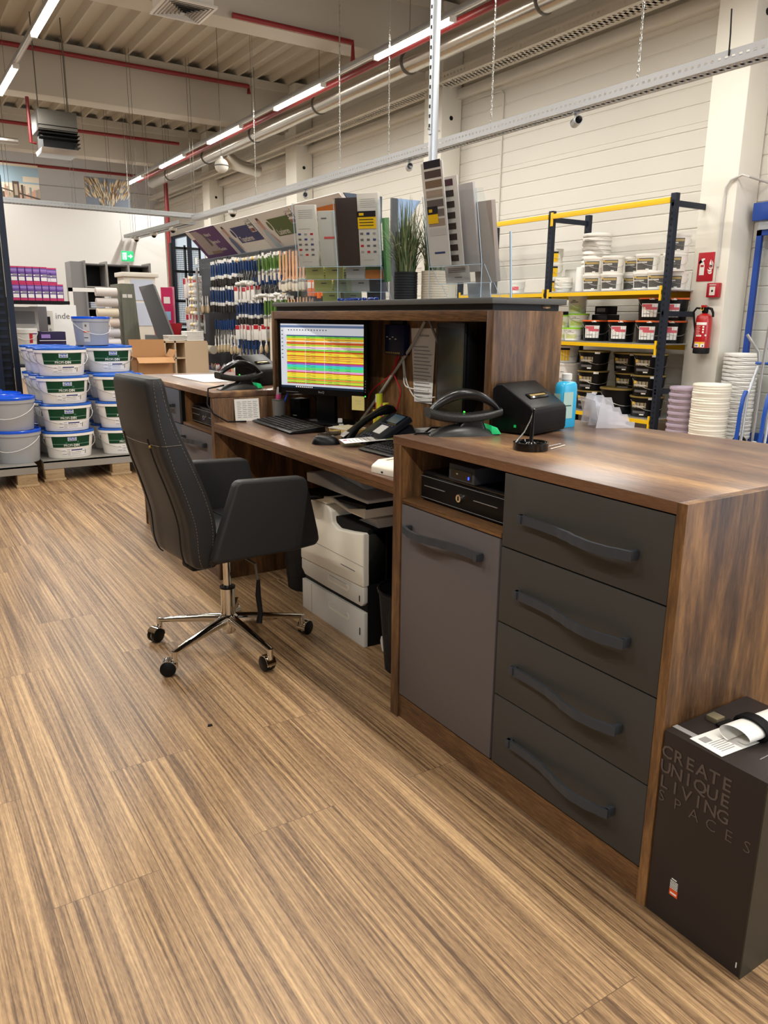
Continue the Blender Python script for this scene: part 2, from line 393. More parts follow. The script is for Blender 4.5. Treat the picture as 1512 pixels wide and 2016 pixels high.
# deck: trapezoid sheet with ribs along y
g = G(); x = -10.0; p = []
while x < 7.6: p += [(x, 5.46), (x+.17, 5.46), (x+.215, 5.36), (x+.25, 5.36), (x+.295, 5.46)]; x += .32
n = len(p); g.add([(a, y, b) for y in (-6, 24) for a, b in p], [(i, i+1, n+i+1, n+i) for i in range(n-1)], deck_paint)
g.box(-10, 7.6, -6, 24, 5.6, 5.7, deck_paint); struct(g, 'ceiling')
g = G(); g.box(-6, 5.45, 17.2, 17.3, 0, 3.42, white_wall); struct(g, 'wall_inner')
g = G(); g.box(-10.2, -10, -6.2, 24, 0, 5.6, hall_fill); struct(g, 'wall_left')
g = G(); g.box(-10.2, 9, -6.2, -6, 0, 5.6, hall_fill); struct(g, 'wall_front')
# transverse concrete beams and wall columns
BY = [.1, 4.72, 9.42, 14.1, 18.75]
for i, y in enumerate(BY):
    g = G(); g.prism([(y, 4.60), (y+.38, 4.60), (y+.38, 5.36), (y, 5.36)], 'x', -10, 6.95, beam_paint, b=.012)
    g.box(-10, 6.95, y-.06, y+.44, 5.24, 5.37, beam_paint)
    struct(g, 'trim_%d' % (i+1))
for i, (a, b) in enumerate([(4.70, 5.09), (9.33, 9.75), (13.80, 14.25), (18.3, 18.75)]):
    g = G(); g.prism([(6.9, a), (7.24, a), (7.24, b), (6.9, b)], 'z', 0, 5.36, column_paint, b=.012)
    g.lathe([(.0001, -.002), (.03, -.002), (.03, .003)], black, 12, (7.06, a-.001, 3.95), axis='y')
    struct(g, 'trim_%d' % (i+6))
# wall-side horizontal girder behind the wall tray
g = G(); g.box(7.14, 7.26, -6, 23.4, 4.2, 4.32, cream, .01); struct(g, 'trim_10')

# ------------------------------------------------------------------ ceiling lamps
def lamp_track(x, y0, y1, label, first, h=4.2, vis=True):
    t = thing('light_track', label, 'ceiling light', (x, y0, h), 0, None)
    g = G(); g.box(-.03, .03, 0, y1-y0, .0, .055, galv, .004); g.box(-.012, .012, 0, y1-y0, -.006, 0, white_p); g.build('rail', t)
    g = G()
    yy = .6
    while yy < y1-y0: g.tube([(0, yy, .05), (0, yy, 5.4-h)], .0025, steel_dark, 5); yy += 2.73
    g.build('suspension_wire', t)
    return t
TUBE = None
def lamp_tube(x, y, h, label, group):
    global TUBE
    if TUBE is None:
        TUBE = thing('tube_light', label, 'ceiling light', (x, y, h), 0, group)
        g = G(); em = mat('lit_tube', (255, 246, 232), .5, emit=14)
        g.box(-.032, .032, 0, 1.42, -.055, -.012, em, .012); g.build('tube', TUBE)
        g = G(); g.box(-.036, .036, -.03, 0, -.056, 0, white_p, .004); g.box(-.036, .036, 1.42, 1.45, -.056, 0, white_p, .004); g.box(-.034, .034, 0, 1.42, -.013, -.001, white_p); g.build('end_cap', TUBE)
        area('tube_glow', (0, .71, -.075), (0, 0, 0), .08, 1.4, LAMP_POWER, LAMP_COL, TUBE)
        return TUBE
    return dup(TUBE, (x, y, h), 0, label, group)
ords = ['nearest', 'second nearest', 'third', 'fourth', 'fifth', 'sixth']
GT = 'lit tubes in the rail beside the silver duct'
lamp_track(5.25, -5, 19.2, 'long suspended light rail running beside the red pipe and silver duct', 0)
lamp_track(1.82, -5, 23.4, 'long suspended light rail crossing the top left corner', 0)
for k, n in enumerate(('nearest and brightest', 'second nearest', 'third nearest', 'fourth nearest', 'farthest')):
    lamp_tube(5.25, 6.97+2.73*k, 4.2, 'lit tube in the rail beside the silver duct, %s of its row' % n, 'lit tubes in the rail beside the silver duct')
for k, n in enumerate(('upper one at the top edge of the photo', 'lower one at the left edge')):
    lamp_tube(1.82, 8.42+2.73*k, 4.2, 'lit ceiling tube at top left, %s' % n, 'lit tubes in the left rail')
for k in range(4): lamp_tube(1.82, 13.88+2.73*k, 4.2, 'added unseen tube in the left rail beyond the left photo edge, %s' % ('nearest', 'second', 'third', 'farthest')[k], 'lit tubes in the left rail')  # unseen tubes, added to brighten the far end wall
for k in range(4): lamp_tube(5.25, 4.24-2.73*k, 4.2, 'ceiling tube of the right rail near the camera, %s one' % ('first', 'second', 'third', 'fourth')[k], 'lit tubes overhead, right rail')
for k in range(5): lamp_tube(1.82, 5.69-2.73*k, 4.2, 'ceiling tube of the left rail near the camera, %s one' % ('first', 'second', 'third', 'fourth', 'fifth')[k], 'lit tubes overhead, left rail')
for k in range(10): lamp_tube(-1.6, -4.0+2.73*k, 4.2, 'ceiling tube in a rail left of the photo, %s one from the camera side' % ('first', 'second', 'third', 'fourth', 'fifth', 'sixth', 'seventh', 'eighth', 'ninth', 'tenth')[k], 'lit tubes left of the photo')  # last two of this unseen row are added to brighten the end wall

# pipes, duct, trays
def pipe(path, r, m, name, label, cat='pipe', n=12): 
    g = G(); g.tube(path, r, m, n); return g.build(name, label=label, cat=cat)
pipe([(5.52, -5, 4.27), (5.52, 19.2, 4.27)], .042, red_pipe, 'sprinkler_pipe', 'long dark red pipe running beside the lit tube rail')
pipe([(3.9, 9.36, 4.62), (5.5, 9.36, 4.62), (5.5, 9.36, 4.4)], .03, red_pipe, 'sprinkler_pipe', 'short dark red pipe below the nearest beam, ending by the light rail')
pipe([(-8, 14.02, 5.22), (6.1, 14.02, 5.22), (6.1, 14.02, 5.1)], .035, red_pipe, 'sprinkler_pipe', 'dark red pipe along the top of the big middle beam')
pipe([(-8, 18.2, 4.98), (6.2, 18.2, 4.98)], .035, red_pipe, 'sprinkler_pipe', 'dark red pipe behind the grey heater box')
pipe([(-8, 22.4, 4.9), (6.9, 22.4, 4.9)], .035, red_pipe, 'sprinkler_pipe', 'farthest dark red pipe, above the two hanging pictures')
pipe([(6.3, 19.6, 5.35), (6.3, 19.6, 0)], .05, red_pipe, 'riser_pipe', 'vertical dark red pipe near the far window')
def duct():
    t = thing('ventilation_duct', 'long round silver foil-wrapped duct below the ceiling', 'duct', (5.95, 0, 4.32))
    g = G(); path = []; rs = []
    y = -5.0; i = 0
    while y < 19.6: path.append((0, y, 0)); rs.append(.125+.003*((i*7) % 3-1)); y += .5; i += 1
    g.tube(path, rs, alu, 20); g.build('duct_body', t)
    g = G(); y = -3
    while y < 19: g.lathe([(.139, -.012), (.141, 0), (.139, .012)], steel_dark, 20, (0, y, 0), axis='y'); g.tube([(0, y, .13), (0, y, 1.05)], .004, steel_dark, 5); y += 2.35
    g.build('hanger', t)
duct()
g = G(); g.tube([(6.0, 15.0, 4.25), (6.25, 15.1, 4.12), (6.5, 15.3, 4.12), (6.85, 15.4, 4.1)], [.1, .12, .11, .12], alu, 14); g.build('branch_duct', label='crumpled silver branch duct against the right wall far back', cat='duct')
def tray(name, label, a, b, w, h, m, holes=True, step=.05, rungs=True):
    """perforated cable tray from a to b (centre bottom), w wide, h high"""
    a, b = Vector(a), Vector(b); L = (b-a).length; ang = atan2((b-a).y, (b-a).x)
    t = thing(name, label, 'cable tray', a, ang)
    for s, nm in ((1, 'side_rail'), (-1, 'side_rail')):
        g = G(); y = s*w/2
        if holes:
            n = int(L/step); hz0, hz1 = h*.38, h*.62
            g.box(0, L, y-.001, y+.001, 0, hz0, m); g.box(0, L, y-.001, y+.001, hz1, h, m)
            for k in range(n): g.box(k*step, k*step+step*.55, y-.001, y+.001, hz0, hz1, m)
        else: g.box(0, L, y-.001, y+.001, 0, h, m)
        g.box(0, L, y-.005*(s > 0), y+.005*(s < 0), h-.004, h, m)
        g.build(nm, t)
    g = G(); g.box(0, L, -w/2, -w*.3, -.001, .001, m); g.box(0, L, -w*.12, w*.12, -.001, .001, m); g.box(0, L, w*.3, w/2, -.001, .001, m)
    for k in range(int(L/(step*1.0))): g.box(k*step, k*step+step*.5, -w*.3, w*.3, -.001, .001, m)
    g.build('bottom', t); return t
ct = tray('cable_tray', 'galvanised perforated tray hanging on chains in front of the right wall', (4.85, .6, 2.85), (4.85, 13.6, 2.85), .13, .085, tray_bright)
tray('cable_tray', 'perforated grey tray crossing in front of the two pictures', (-1.5, 13.45, 2.9), (5.1, 13.75, 2.9), .2, .07, tray_steel)
tray('cable_tray', 'lower solid tray running away to the far wall', (4.82, 13.9, 2.82), (4.72, 17.15, 2.82), .3, .06, tray_steel, holes=False)
tray('wall_tray', 'cream perforated tray bracketed high on the right wall', (6.92, -2, 4.33), (6.92, 22.5, 4.33), .3, .1, cream, step=.07)
CH = None
chain_lab = ['nearest, in front of the big column', 'left of the grey pole, above the round duct end', 'second from the near end', 'far one near the bend', 'hanging beside the wall column']
def chain(x, y, z0, z1, label):
    g = G(); zz = z0; k = 0
    while zz < z1:
        pth = []
        for q in range(8):
            a = 2*pi*q/8; u = .007*cos(a); w = .022*sin(a); pth.append((u, 0, w) if k % 2 else (0, u, w))
        g.tube([(a, b, c+zz-z0) for a, b, c in pth], .0028, steel, 5, closed=True); zz += .034; k += 1
    return g.build('chain', label=label, cat='chain', group='chains holding the hanging tray', loc=(x, y, z0))
for y, l in ((4.20, 'steel chain holding the tray, above the yellow shelving'), (5.82, 'steel chain holding the tray, just right of the grey pole'), (7.5, 'steel chain holding the tray, just left of the grey pole'), (8.55, 'steel chain holding the tray, left of the second wall column'), (11.0, 'steel chain holding the tray, farthest of the row')):
    chain(4.85, y, 2.94, 5.3 if y > 5 else 4.6, l)
# thin suspension wires from the deck (each a hanging wire)
for x, y, z0, l in ((2.95, 14.0, 3.0, 'thin wire pair down to the crossing tray, left'), (3.9, 13.8, 3.0, 'thin wire down to the crossing tray, middle'), (4.85, 13.7, 3.0, 'thin wire down to the tray corner'), (4.4, 17.4, 4.02, 'thin wire holding the wheat picture'), (1.9, 13.5, 3.0, 'thin wire down to the crossing tray beside the left tubes'), (4.78, 14.9, 2.9, 'thin wire to the lower solid tray, nearer one'), (4.75, 16.0, 2.9, 'thin wire to the lower solid tray, middle one'), (4.73, 17.0, 2.9, 'thin wire to the lower solid tray, far one')):
    g = G(); g.tube([(0, 0, 0), (0, 0, 5.4-z0)], .0035, steel_dark, 5); g.tube([(.05, 0, 0), (.05, 0, 5.4-z0)], .0035, steel_dark, 5); g.build('hanging_wire', label=l, cat='wire', group='thin hanging wires', loc=(x, y, z0))
# pole
t = thing('installation_pole', 'slim light grey floor-to-ceiling power pole behind the reception counter', 'pole', (3.16, 4.36, 0))
g = G(); g.box(-.024, .024, -.02, .02, 0, 5.4, galv, .004); g.build('pole_profile', t)
g = G(); g.box(-.033, -.0245, -.012, .012, 2.4, 5.3, galv)
for k in range(50): g.box(-.036, -.033, -.005, .005, 2.44+k*.056, 2.46+k*.056, black_matt)
g.tube([(-.05, 0, 2.43), (.05, 0, 2.43)], .005, steel, 6); g.build('slotted_strip', t)
# heater, ball, vent, cameras
t = thing('air_heater', 'grey metal box air heater hanging from the ceiling with louvres below', 'heater', (2.55, 12.9, 3.58)); t.scale = (.8, .8, .8)
g = G(); g.box(-.33, .33, -.33, .33, .28, .62, steel_dark, .01); g.build('housing', t)
g = G()
for k in range(4): g.prism([(-.36, .0), (-.27, .0), (-.27, .012), (-.36, .012)], 'x', -.33, .33, black_matt, T=T((0, 0, .04+k*.065), 0, radians(-20))); g.box(.27, .36, -.33, .33, .04+k*.065, .05+k*.065, black_matt)
g.box(-.26, .26, -.26, .26, .0, .28, black_matt); g.build('louvre', t)
g = G(); g.prism([(-.33, .0), (.33, 0), (.24, -.09), (-.24, -.09)], 'x', -.3, .3, galv, b=.006); g.build('drip_tray', t)
g = G(); g.tube([(-.42, 0, .85), (-.42, 0, .1), (-.33, 0, .1)], .03, red_pipe, 8); g.tube([(.25, 0, .6), (.25, 0, 2.22)], .01, steel_dark, 6); g.tube([(-.25, 0, .6), (-.25, 0, 2.22)], .01, steel_dark, 6); g.build('feed_pipe', t)
g = G(); g.tube([(-8, 13.3, 3.72), (2.1, 13.3, 3.72)], .05, alu, 10); g.build('silver_pipe', label='silver pipe leading left from the grey heater box', cat='pipe')
t = thing('ceiling_vent', 'white square ceiling air outlet with dark slats at the top of the photo', 'vent', (3.17, 8.95, 4.40)); t.scale = (.76, .76, .76)
g = G(); g.prism([(-.33, -.33), (.33, -.33), (.33, .33), (-.33, .33)], 'z', .02, .7, white_p, b=.01); g.box(-.37, .37, -.37, .37, 0, .03, white_p, .005); g.build('housing', t)
g = G()
for k in range(7):
    a = .33-k*.046; z = -.002-.004*k
    for s in (1, -1):
        g.prism([(s*a, z), (s*(a-.02), z), (s*(a-.034), z+.02), (s*(a-.014), z+.02)], 'x', -a, a, galv if s > 0 else black_matt)
        g.prism([(s*a, z), (s*(a-.02), z), (s*(a-.034), z+.02), (s*(a-.014), z+.02)], 'y', -a, a, gray_p)
g.build('slat', t)
t = thing('hanging_ball', 'cream globe hanging on a wire in front of the duct', 'lamp', (4.52, 11.45, 3.28))
g = G(); g.ball((0, 0, .1), .1, cream, n=20, k=12); g.build('globe', t)
g = G(); g.lathe([(.102, .092), (.104, .1), (.102, .108)], steel_dark, 20); g.tube([(0, 0, .2), (0, 0, 2.2)], .004, steel_dark, 5); g.lathe([(.03, .19), (.015, .23)], cream, 10); g.build('suspension', t)
def cctv(x, y, z, rz, label):
    t = thing('security_camera', label, 'camera', (x, y, z), rz, 'cameras under the trays')
    g = G(); g.lathe([(.02, -.07), (.034, -.065), (.036, .05), (.03, .06)], galv, 14, (0, 0, -.07), axis='x'); g.build('camera_body', t)
    g = G(); g.lathe([(.0001, -.072), (.026, -.073), (.028, -.066)], black_gloss, 14, (0, 0, -.07), axis='x'); g.build('lens', t)
    g = G(); g.tube([(.02, 0, -.04), (.03, 0, .0)], .012, galv, 8); g.box(-.0, .06, -.03, .03, -.006, .0, galv); g.build('bracket', t)
cctv(4.85, 4.78, 2.845, radians(60), 'small silver camera under the tray, above the yellow shelving')
cctv(4.85, 7.1, 2.845, radians(60), 'small silver camera under the tray, left of the grey pole')
cctv(4.85, 9.45, 2.845, radians(60), 'small silver camera under the tray, above the sign boards')
def dome(x, y, z, label):
    t = thing('dome_camera', label, 'camera', (x, y, z), 0, 'dome cameras'); g = G(); g.lathe([(.07, 0), (.07, -.04), (.05, -.055)], white_p, 16); g.build('base', t)
    g = G(); g.ball((0, 0, -.05), .048, black_gloss); g.build('dome', t)
dome(4.85, 11.9, 2.84, 'white dome camera with black eye at the tray bend')
dome(4.78, 14.6, 2.82, 'dome camera under the lower solid tray, nearest'); dome(4.76, 15.7, 2.82, 'dome camera under the lower solid tray, middle'); dome(4.73, 16.8, 2.82, 'dome camera under the lower solid tray, far end')
g = G(); g.tube([(0, 0, 0), (-.005, 0, .12), (-.02, 0, .26)], .005, black_matt, 6); g.build('cable_tie', label='black cable tie sticking up from the tray', cat='cable tie', loc=(4.78, 3.42, 2.9))
# exit sign
t = thing('exit_sign', 'green and white emergency exit sign with arrow hanging far back', 'sign', (3.95, 15.0, 2.22))
gs = mat('exit_green', (40, 190, 120), .4, emit=.7); ws = mat('exit_white', (240, 250, 245), .4, emit=1.0)
g = G(); g.box(-.02, .20, -.01, .01, 0, .18, gs, .004); g.build('sign_panel', t)
g = G(); g.box(-.0, .07, -.013, -.0105, .03, .15, ws); g.box(.015, .05, -.015, -.013, .04, .13, gs); g.ball((.035, -.017, .125), .012, ws, sy=.2)
g.prism([(.025, .05), (.035, .05), (.045, .09), (.06, .06), (.065, .065), (.048, .115), (.025, .11)], 'y', -.017, -.015, ws)
g.box(.095, .14, -.013, -.0105, .08, .1, ws); g.prism([(.135, .05), (.18, .09), (.135, .13)], 'y', -.013, -.0105, ws); g.build('pictogram', t)
g = G(); g.tube([(.02, 0, .18), (.0, 0, .5), (0, 0, .7)], .003, steel, 5); g.tube([(.16, 0, .18), (.18, 0, .5), (.18, 0, 3.1)], .003, steel, 5); g.build('suspension', t)
# ================================================================== COUNTER
FX = 1.276      # plane of all the fronts
def wave_handle(g, y0, y1, z, flip=False, x=FX, hgt=.022):
    """bent bar; y0 = far end, y1 = near end"""
    prof = [(0, .010), (.04, .012), (.2, .013), (.36, .017), (.48, .026), (.6, .037), (.72, .043), (.84, .040), (.94, .030), (1, .024)]
    pts = []
    for i in range(41):
        s = i/40; u = 1-s if flip else s
        for k in range(len(prof)-1):
            if prof[k][0] <= u <= prof[k+1][0]:
                q = (u-prof[k][0])/(prof[k+1][0]-prof[k][0]); q = q*q*(3-2*q); d = lerp(prof[k][1], prof[k+1][1], q); break
        pts.append((x-d, lerp(y0, y1, s), z))
    g.sweep(pts, hgt, .008, handle_grey)
    for yy, d in ((y0, .02), (y1, .026)):
        s = 1 if yy == y0 else -1
        g.box(x-d, x, yy-(.014 if s > 0 else 0), yy+(0 if s > 0 else .014), z-hgt/2, z+hgt/2, handle_grey, .002)
t = thing('counter_cabinet', 'walnut counter cabinet with four dark drawers and one door, nearest the camera', 'cabinet', (0, 0, 0))
g = G()
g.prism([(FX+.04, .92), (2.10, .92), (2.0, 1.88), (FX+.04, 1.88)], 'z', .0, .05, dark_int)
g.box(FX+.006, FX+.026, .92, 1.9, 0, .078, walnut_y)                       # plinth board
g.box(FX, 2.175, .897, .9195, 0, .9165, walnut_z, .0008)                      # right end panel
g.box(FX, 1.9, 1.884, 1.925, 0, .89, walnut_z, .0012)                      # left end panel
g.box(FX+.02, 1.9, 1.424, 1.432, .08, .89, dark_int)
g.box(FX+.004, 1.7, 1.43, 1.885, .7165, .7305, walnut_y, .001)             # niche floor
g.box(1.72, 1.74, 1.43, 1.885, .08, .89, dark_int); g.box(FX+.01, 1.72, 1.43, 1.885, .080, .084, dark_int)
g.prism([(2.115, .9), (2.13, .9), (2.03, 1.86), (2.015, 1.86)], 'z', 0, .89, walnut_z)
g.build('carcass', t)
for z0, z1, n in ((.700, .8885, 'drawer'), (.495, .696, 'drawer'), (.288, .491, 'drawer'), (.084, .284, 'drawer')):
    g = G(); g.box(FX+.002, FX+.02, .9225, 1.4245, z0, z1, grey_front, .0015); d = g.build('drawer', t)
    g = G(); wave_handle(g, 1.352, .998, z1-.1 if z0 > .6 else z1-.103); g.build('handle', d)
g = G(); g.box(FX+.002, FX+.02, 1.4325, 1.8805, .084, .713, grey_door, .0015); d = g.build('door', t)
g = G(); wave_handle(g, 1.836, 1.490, .65, True); g.build('handle', d)
g = G(); top = [(FX, .9198), (2.187, .9198), (2.05, 1.93), (1.60, 1.93), (FX, 1.93)]
g.prism(top, 'z', .892, .917, walnut_top, b=.001)
g.box(FX-.0006, FX+.001, .9, 1.929, .8925, .9155, walnut_edge)
g.build('worktop', t)
for a, b in ((.8965, .9197), (1.884, 1.9255)):
    g = G(); g.box(FX-.0008, FX+.001, a, b, .0, .892 if a > 1 else .9165, walnut_z); g.build('edge_band', t)
# cash drawer, card hub
t = thing('cash_drawer', 'black cash drawer with round lock in the niche of the near counter', 'cash drawer', (1.50, 1.655, .7315))
g = G(); g.box(-.17, .17, -.215, .19, .0, .088, black, .003); g.box(-.178, -.165, -.215, .19, .004, .078, black, .003)
g.box(-.172, -.165, -.215, .19, .080, .084, black_gloss); g.build('housing', t)
g = G(); g.box(-.181, -.177, .07, .17, .045, .0465, galv); g.box(-.181, -.177, -.16, -.06, .045, .0465, galv); g.box(-.1785, -.177, -.213, .188, .073, .074, gray_p); g.box(-.1785, -.177, -.213, .188, .009, .010, gray_p); g.build('trim_line', t)
g = G(); g.lathe([(.011, -.186), (.012, -.178)], chrome, 16, (0, 0, .040), axis='x'); g.box(-.1875, -.186, -.0015, .0015, .034, .046, black_matt); g.build('lock', t)
dup(t, (1.50, 3.70, .7315), 0, 'black cash drawer with round lock in the niche of the far cabinet')
t = thing('card_hub', 'small dark grey hub with a blue light lying on the near cash drawer', 'device', (1.375, 1.64, .8205))
g = G(); g.box(-.06, .06, -.052, .062, 0, .046, handle_grey, .003); g.build('housing', t)
g = G(); g.box(-.062, -.0595, -.04, .05, .008, .032, black_gloss); g.box(-.0635, -.062, .016, .024, .019, .023, steel); g.build('slot', t)
g = G(); g.box(-.0635, -.062, -.032, -.028, .012, .02, mat('blue_led', (40, 60, 255), .4, emit=4)); g.build('indicator_light', t)

# desk section
t = thing('reception_desk', 'long walnut desk with open legroom between the two counter cabinets', 'desk', (0, 0, 0))
g = G(); g.box(FX+.002, 1.915, 1.9265, 3.4545, .735, .777, walnut_top, .0015); g.box(FX+.0005, FX+.003, 1.927, 3.454, .737, .754, walnut_y); g.box(FX, FX+.003, 1.927, 3.454, .7555, .7755, walnut_edge); g.build('desktop', t)
g = G(); g.box(1.895, 1.915, 1.927, 3.454, 0, .735, walnut_z); g.box(1.86, 1.895, 1.927, 3.454, 0, .09, walnut_y); g.build('back_panel', t)
g = G(); g.tube([(1.85, 2.98, .735), (1.80, 2.99, .68), (1.78, 3.0, .6), (1.80, 3.03, .5), (1.85, 3.05, .35)], .005, gray_p, 8); g.build('cable', label='grey cable hanging down below the desktop', cat='cable')

# raised kiosk
t = thing('reception_shelf', 'raised walnut box of the reception with dark grey top slab', 'counter top', (0, 0, 0))
g = G(); g.box(1.60, 1.895, 1.87, 1.903, .9175, 1.287, walnut_z, .0012); g.build('side_panel', t)
g = G(); g.box(1.60, 1.895, 3.462, 3.492, .918, 1.287, walnut_z, .0012); g.build('side_panel', t)
g = G(); g.box(1.60, 1.895, 1.9032, 3.4618, 1.252, 1.287, walnut_y, .0012); g.build('top_panel', t)
g = G(); g.box(1.88, 1.895, 1.9032, 3.4618, .7775, 1.252, walnut_z); g.build('rear_panel', t)
g = G(); g.box(1.605, 1.885, 1.882, 3.44, 1.287, 1.3065, mat('dark_plinth', (42, 42, 42), .5)); g.build('plinth', t)
g = G(); g.prism([(1.585, 1.862), (1.90, 1.862), (2.16, 2.2), (2.16, 3.445), (1.585, 3.445)], 'z', 1.3065, 1.325, slab_grey, b=.0015); g.build('top_slab', t)
g = G(); g.lathe([(.03, 0), (.034, .006), (.03, .0125)], chrome, 18, (1.83, 1.905, 1.2935)); g.build('plinth_glint', t)  # chrome disc standing in for a reflection of the plinth end, no lamp

# far cabinet
t = thing('far_cabinet', 'far walnut cabinet with grey fronts and open niche behind the chair', 'cabinet', (0, 0, 0))
g = G()
g.box(FX, 1.9, 3.4552, 3.4902, 0, .89, walnut_z, .0012); g.box(FX, 1.9, 4.70, 4.72, 0, .89, walnut_z, .0012)
g.box(FX+.02, 1.9, 3.912, 3.935, .08, .89, walnut_z); g.box(FX+.006, FX+.026, 3.49, 4.7, 0, .078, walnut_y); g.box(FX+.004, 1.75, 3.49, 3.912, .7165, .7305, walnut_y, .001)
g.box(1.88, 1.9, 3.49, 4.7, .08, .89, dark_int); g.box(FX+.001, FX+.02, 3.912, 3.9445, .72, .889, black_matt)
g.build('carcass', t)
g = G(); g.prism([(FX, 3.455), (1.62, 3.455), (1.95, 3.62), (1.95, 4.73), (FX, 4.73)], 'z', .892, .917, walnut_top, b=.001); g.build('worktop', t)
for z0, z1 in ((.716, .8885), (.50, .712), (.29, .496), (.084, .286)):
    g = G(); g.box(FX+.002, FX+.02, 3.946, 4.69, z0, z1, blue_front, .0015); d = g.build('drawer', t)
    g = G(); z = (z0+z1)/2
    y1 = 4.02 if z0 > .7 else 3.975
    g.box(FX-.03, FX-.022, y1, y1+.32, z-.009, z+.009, handle_grey, .002); g.box(FX-.03, FX, y1, y1+.012, z-.009, z+.009, handle_grey); g.box(FX-.03, FX, y1+.31, y1+.322, z-.009, z+.009, handle_grey); g.build('handle', d)
g = G(); g.box(FX+.002, FX+.02, 3.4925, 3.942, .084, .713, grey_door, .0015); d = g.build('door', t)
g = G(); wave_handle(g, 3.885, 3.56, .655, True); g.build('handle', d)

# ================================================================== OFFICE CHAIR
t = thing('office_chair', 'charcoal leather swivel chair with high back and chrome star base', 'chair', (1.02, 2.69, 0), radians(4.7))
# backrest: loft of rounded rectangles, (x_rear, x_front, z, half width)
def smooth(keys, n):
    out = []
    for i in range(n):
        s = i/(n-1)*(len(keys)-1); k = min(int(s), len(keys)-2); f = s-k
        p0, p1, p2, p3 = keys[max(k-1, 0)], keys[k], keys[k+1], keys[min(k+2, len(keys)-1)]
        out.append(tuple(.5*((2*b)+(-a+c)*f+(2*a-5*b+4*c-d)*f*f+(-a+3*b-3*c+d)*f**3) for a, b, c, d in zip(p0, p1, p2, p3)))
    return out
keys = [(-.15, -.10, .395, .15), (-.195, -.125, .405, .185), (-.215, -.125, .46, .20), (-.222, -.122, .56, .203), (-.248, -.145, .665, .198), (-.288, -.19, .79, .188), (-.312, -.232, .90, .178), (-.322, -.252, .98, .172), (-.326, -.262, 1.04, .168), (-.318, -.27, 1.062, .160)]
def ring(xr, xf, z, hw, inset=0.):
    cx, th = (xr+xf)/2, (xf-xr)
    pts = rrect(th-2*inset, 2*hw-2*inset, min(.022, th*.42-inset), 5)
    out = []
    for a, b in pts:
        bulge = -.018*(1-(b/hw)**2) if a < 0 else -.012*(1-(b/hw)**2)   # rounded rear, dished front
        out.append(Vector((cx+a+bulge, b, z+.006*(1-(b/hw)**2)*(z > 1))))
    return out
kk = smooth(keys, 44)
g = G(); g.loft([ring(*k) for k in kk], leather); g.build('backrest', t, ang=50)
g = G()
for s in (-1, 1):
    for side in ('rear', 'front'):
        pth = []
        for k in kk[3:-1]:
            cx = k[0]+.018 if side == 'rear' else k[1]-.022
            pth.append((cx, s*(k[3]+.0008), k[2]))
        # stitches
        for i in range(0, len(pth)-1):
            a, b = Vector(pth[i]), Vector(pth[i+1]); n = max(1, int((b-a).length/.009))
            for j in range(n): g.tube([a.lerp(b, j/n), a.lerp(b, (j+.55)/n)], .0011, thread, 4)
kz = min(kk, key=lambda k: abs(k[2]-.845))
g.tube([(kz[0]-.018*(1-(b/kz[3])**2)-.0006+(.012 if abs(b) > kz[3]*.93 else 0), b, .845) for b in [kz[3]*q/10 for q in range(-10, 11)]]+[(kz[1]-.02, kz[3], .845)], .0012, thread, 5)
g.tube([(kz[0]+.01, -kz[3]-.001, .845), (kz[1]-.02, -kz[3]-.001, .845)], .0012, thread, 5)
g.build('stitching', t)
g = G()
for s in (-1, 1): g.tube([(k[0]-.018*(1-.55**2)-.001, s*k[3]*.62, k[2]) for k in kk[4:28]], .003, leather_dk, 6)
g.build('piping', t)
g = G(); g.ball((-.312, -.115, .838), .006, gold); g.build('rivet', t)
arm = [(-.165, .440), (-.14, .43), (.17, .427), (.25, .432), (.268, .45), (.262, .486), (.216, .688), (.196, .700), (-.052, .712), (-.068, .700), (-.135, .524)]
for s in (-1, 1):
    g = G(); g.prism(arm, 'y', s*.20, s*.248, leather, b=.012, seg=4); g.build('armrest', t, ang=50)
g = G(); g.prism(rrect(.42, .39, .05), 'z', .445, .515, leather_dk, b=.02, seg=4, T=T((.055, 0, 0))); g.box(-.16, .2, -.2, .2, .41, .45, leather, .015)
g.tube([(.02, -.19, .5165), (.02, .19, .5165)], .003, leather, 6); g.build('seat', t, ang=50)
g = G(); g.box(-.12, .12, -.09, .09, .375, .415, black_matt, .008); g.box(-.16, -.07, -.05, .05, .35, .40, black_matt, .01); g.lathe([(.011, -.007), (.011, .007)], chrome, 12, (-.10, -.055, .372), axis='y'); g.build('tilt_mechanism', t)
g = G(); g.tube([(.03, -.04, .385), (.06, -.12, .36), (.065, -.13, .27), (.058, -.13, .25)], .005, steel_dark, 6); g.tube([(.065, -.13, .30), (.062, -.13, .24), (.068, -.133, .17), (.06, -.135, .13)], [.007, .011, .010, .012], black_matt, 8); g.build('lever', t)
g = G(); g.lathe([(.0145, .20), (.0145, .375)], chrome, 20); g.lathe([(.0155, .25), (.0155, .252)], steel_dark, 20); g.lathe([(.030, .255-.01), (.030, .262-.01)], black, 20); g.lathe([(.027, .13), (.027, .245)], chrome, 24); g.build('gas_lift', t)
b = None
g = G(); g.lathe([(.022, .062), (.026, .07), (.036, .10), (.036, .132), (.028, .14)], chrome, 24); b = g.build('star_base', t)
angs = [136, 207, 278, 350, 63]
yaws = [200, 150, 95, 20, 100]
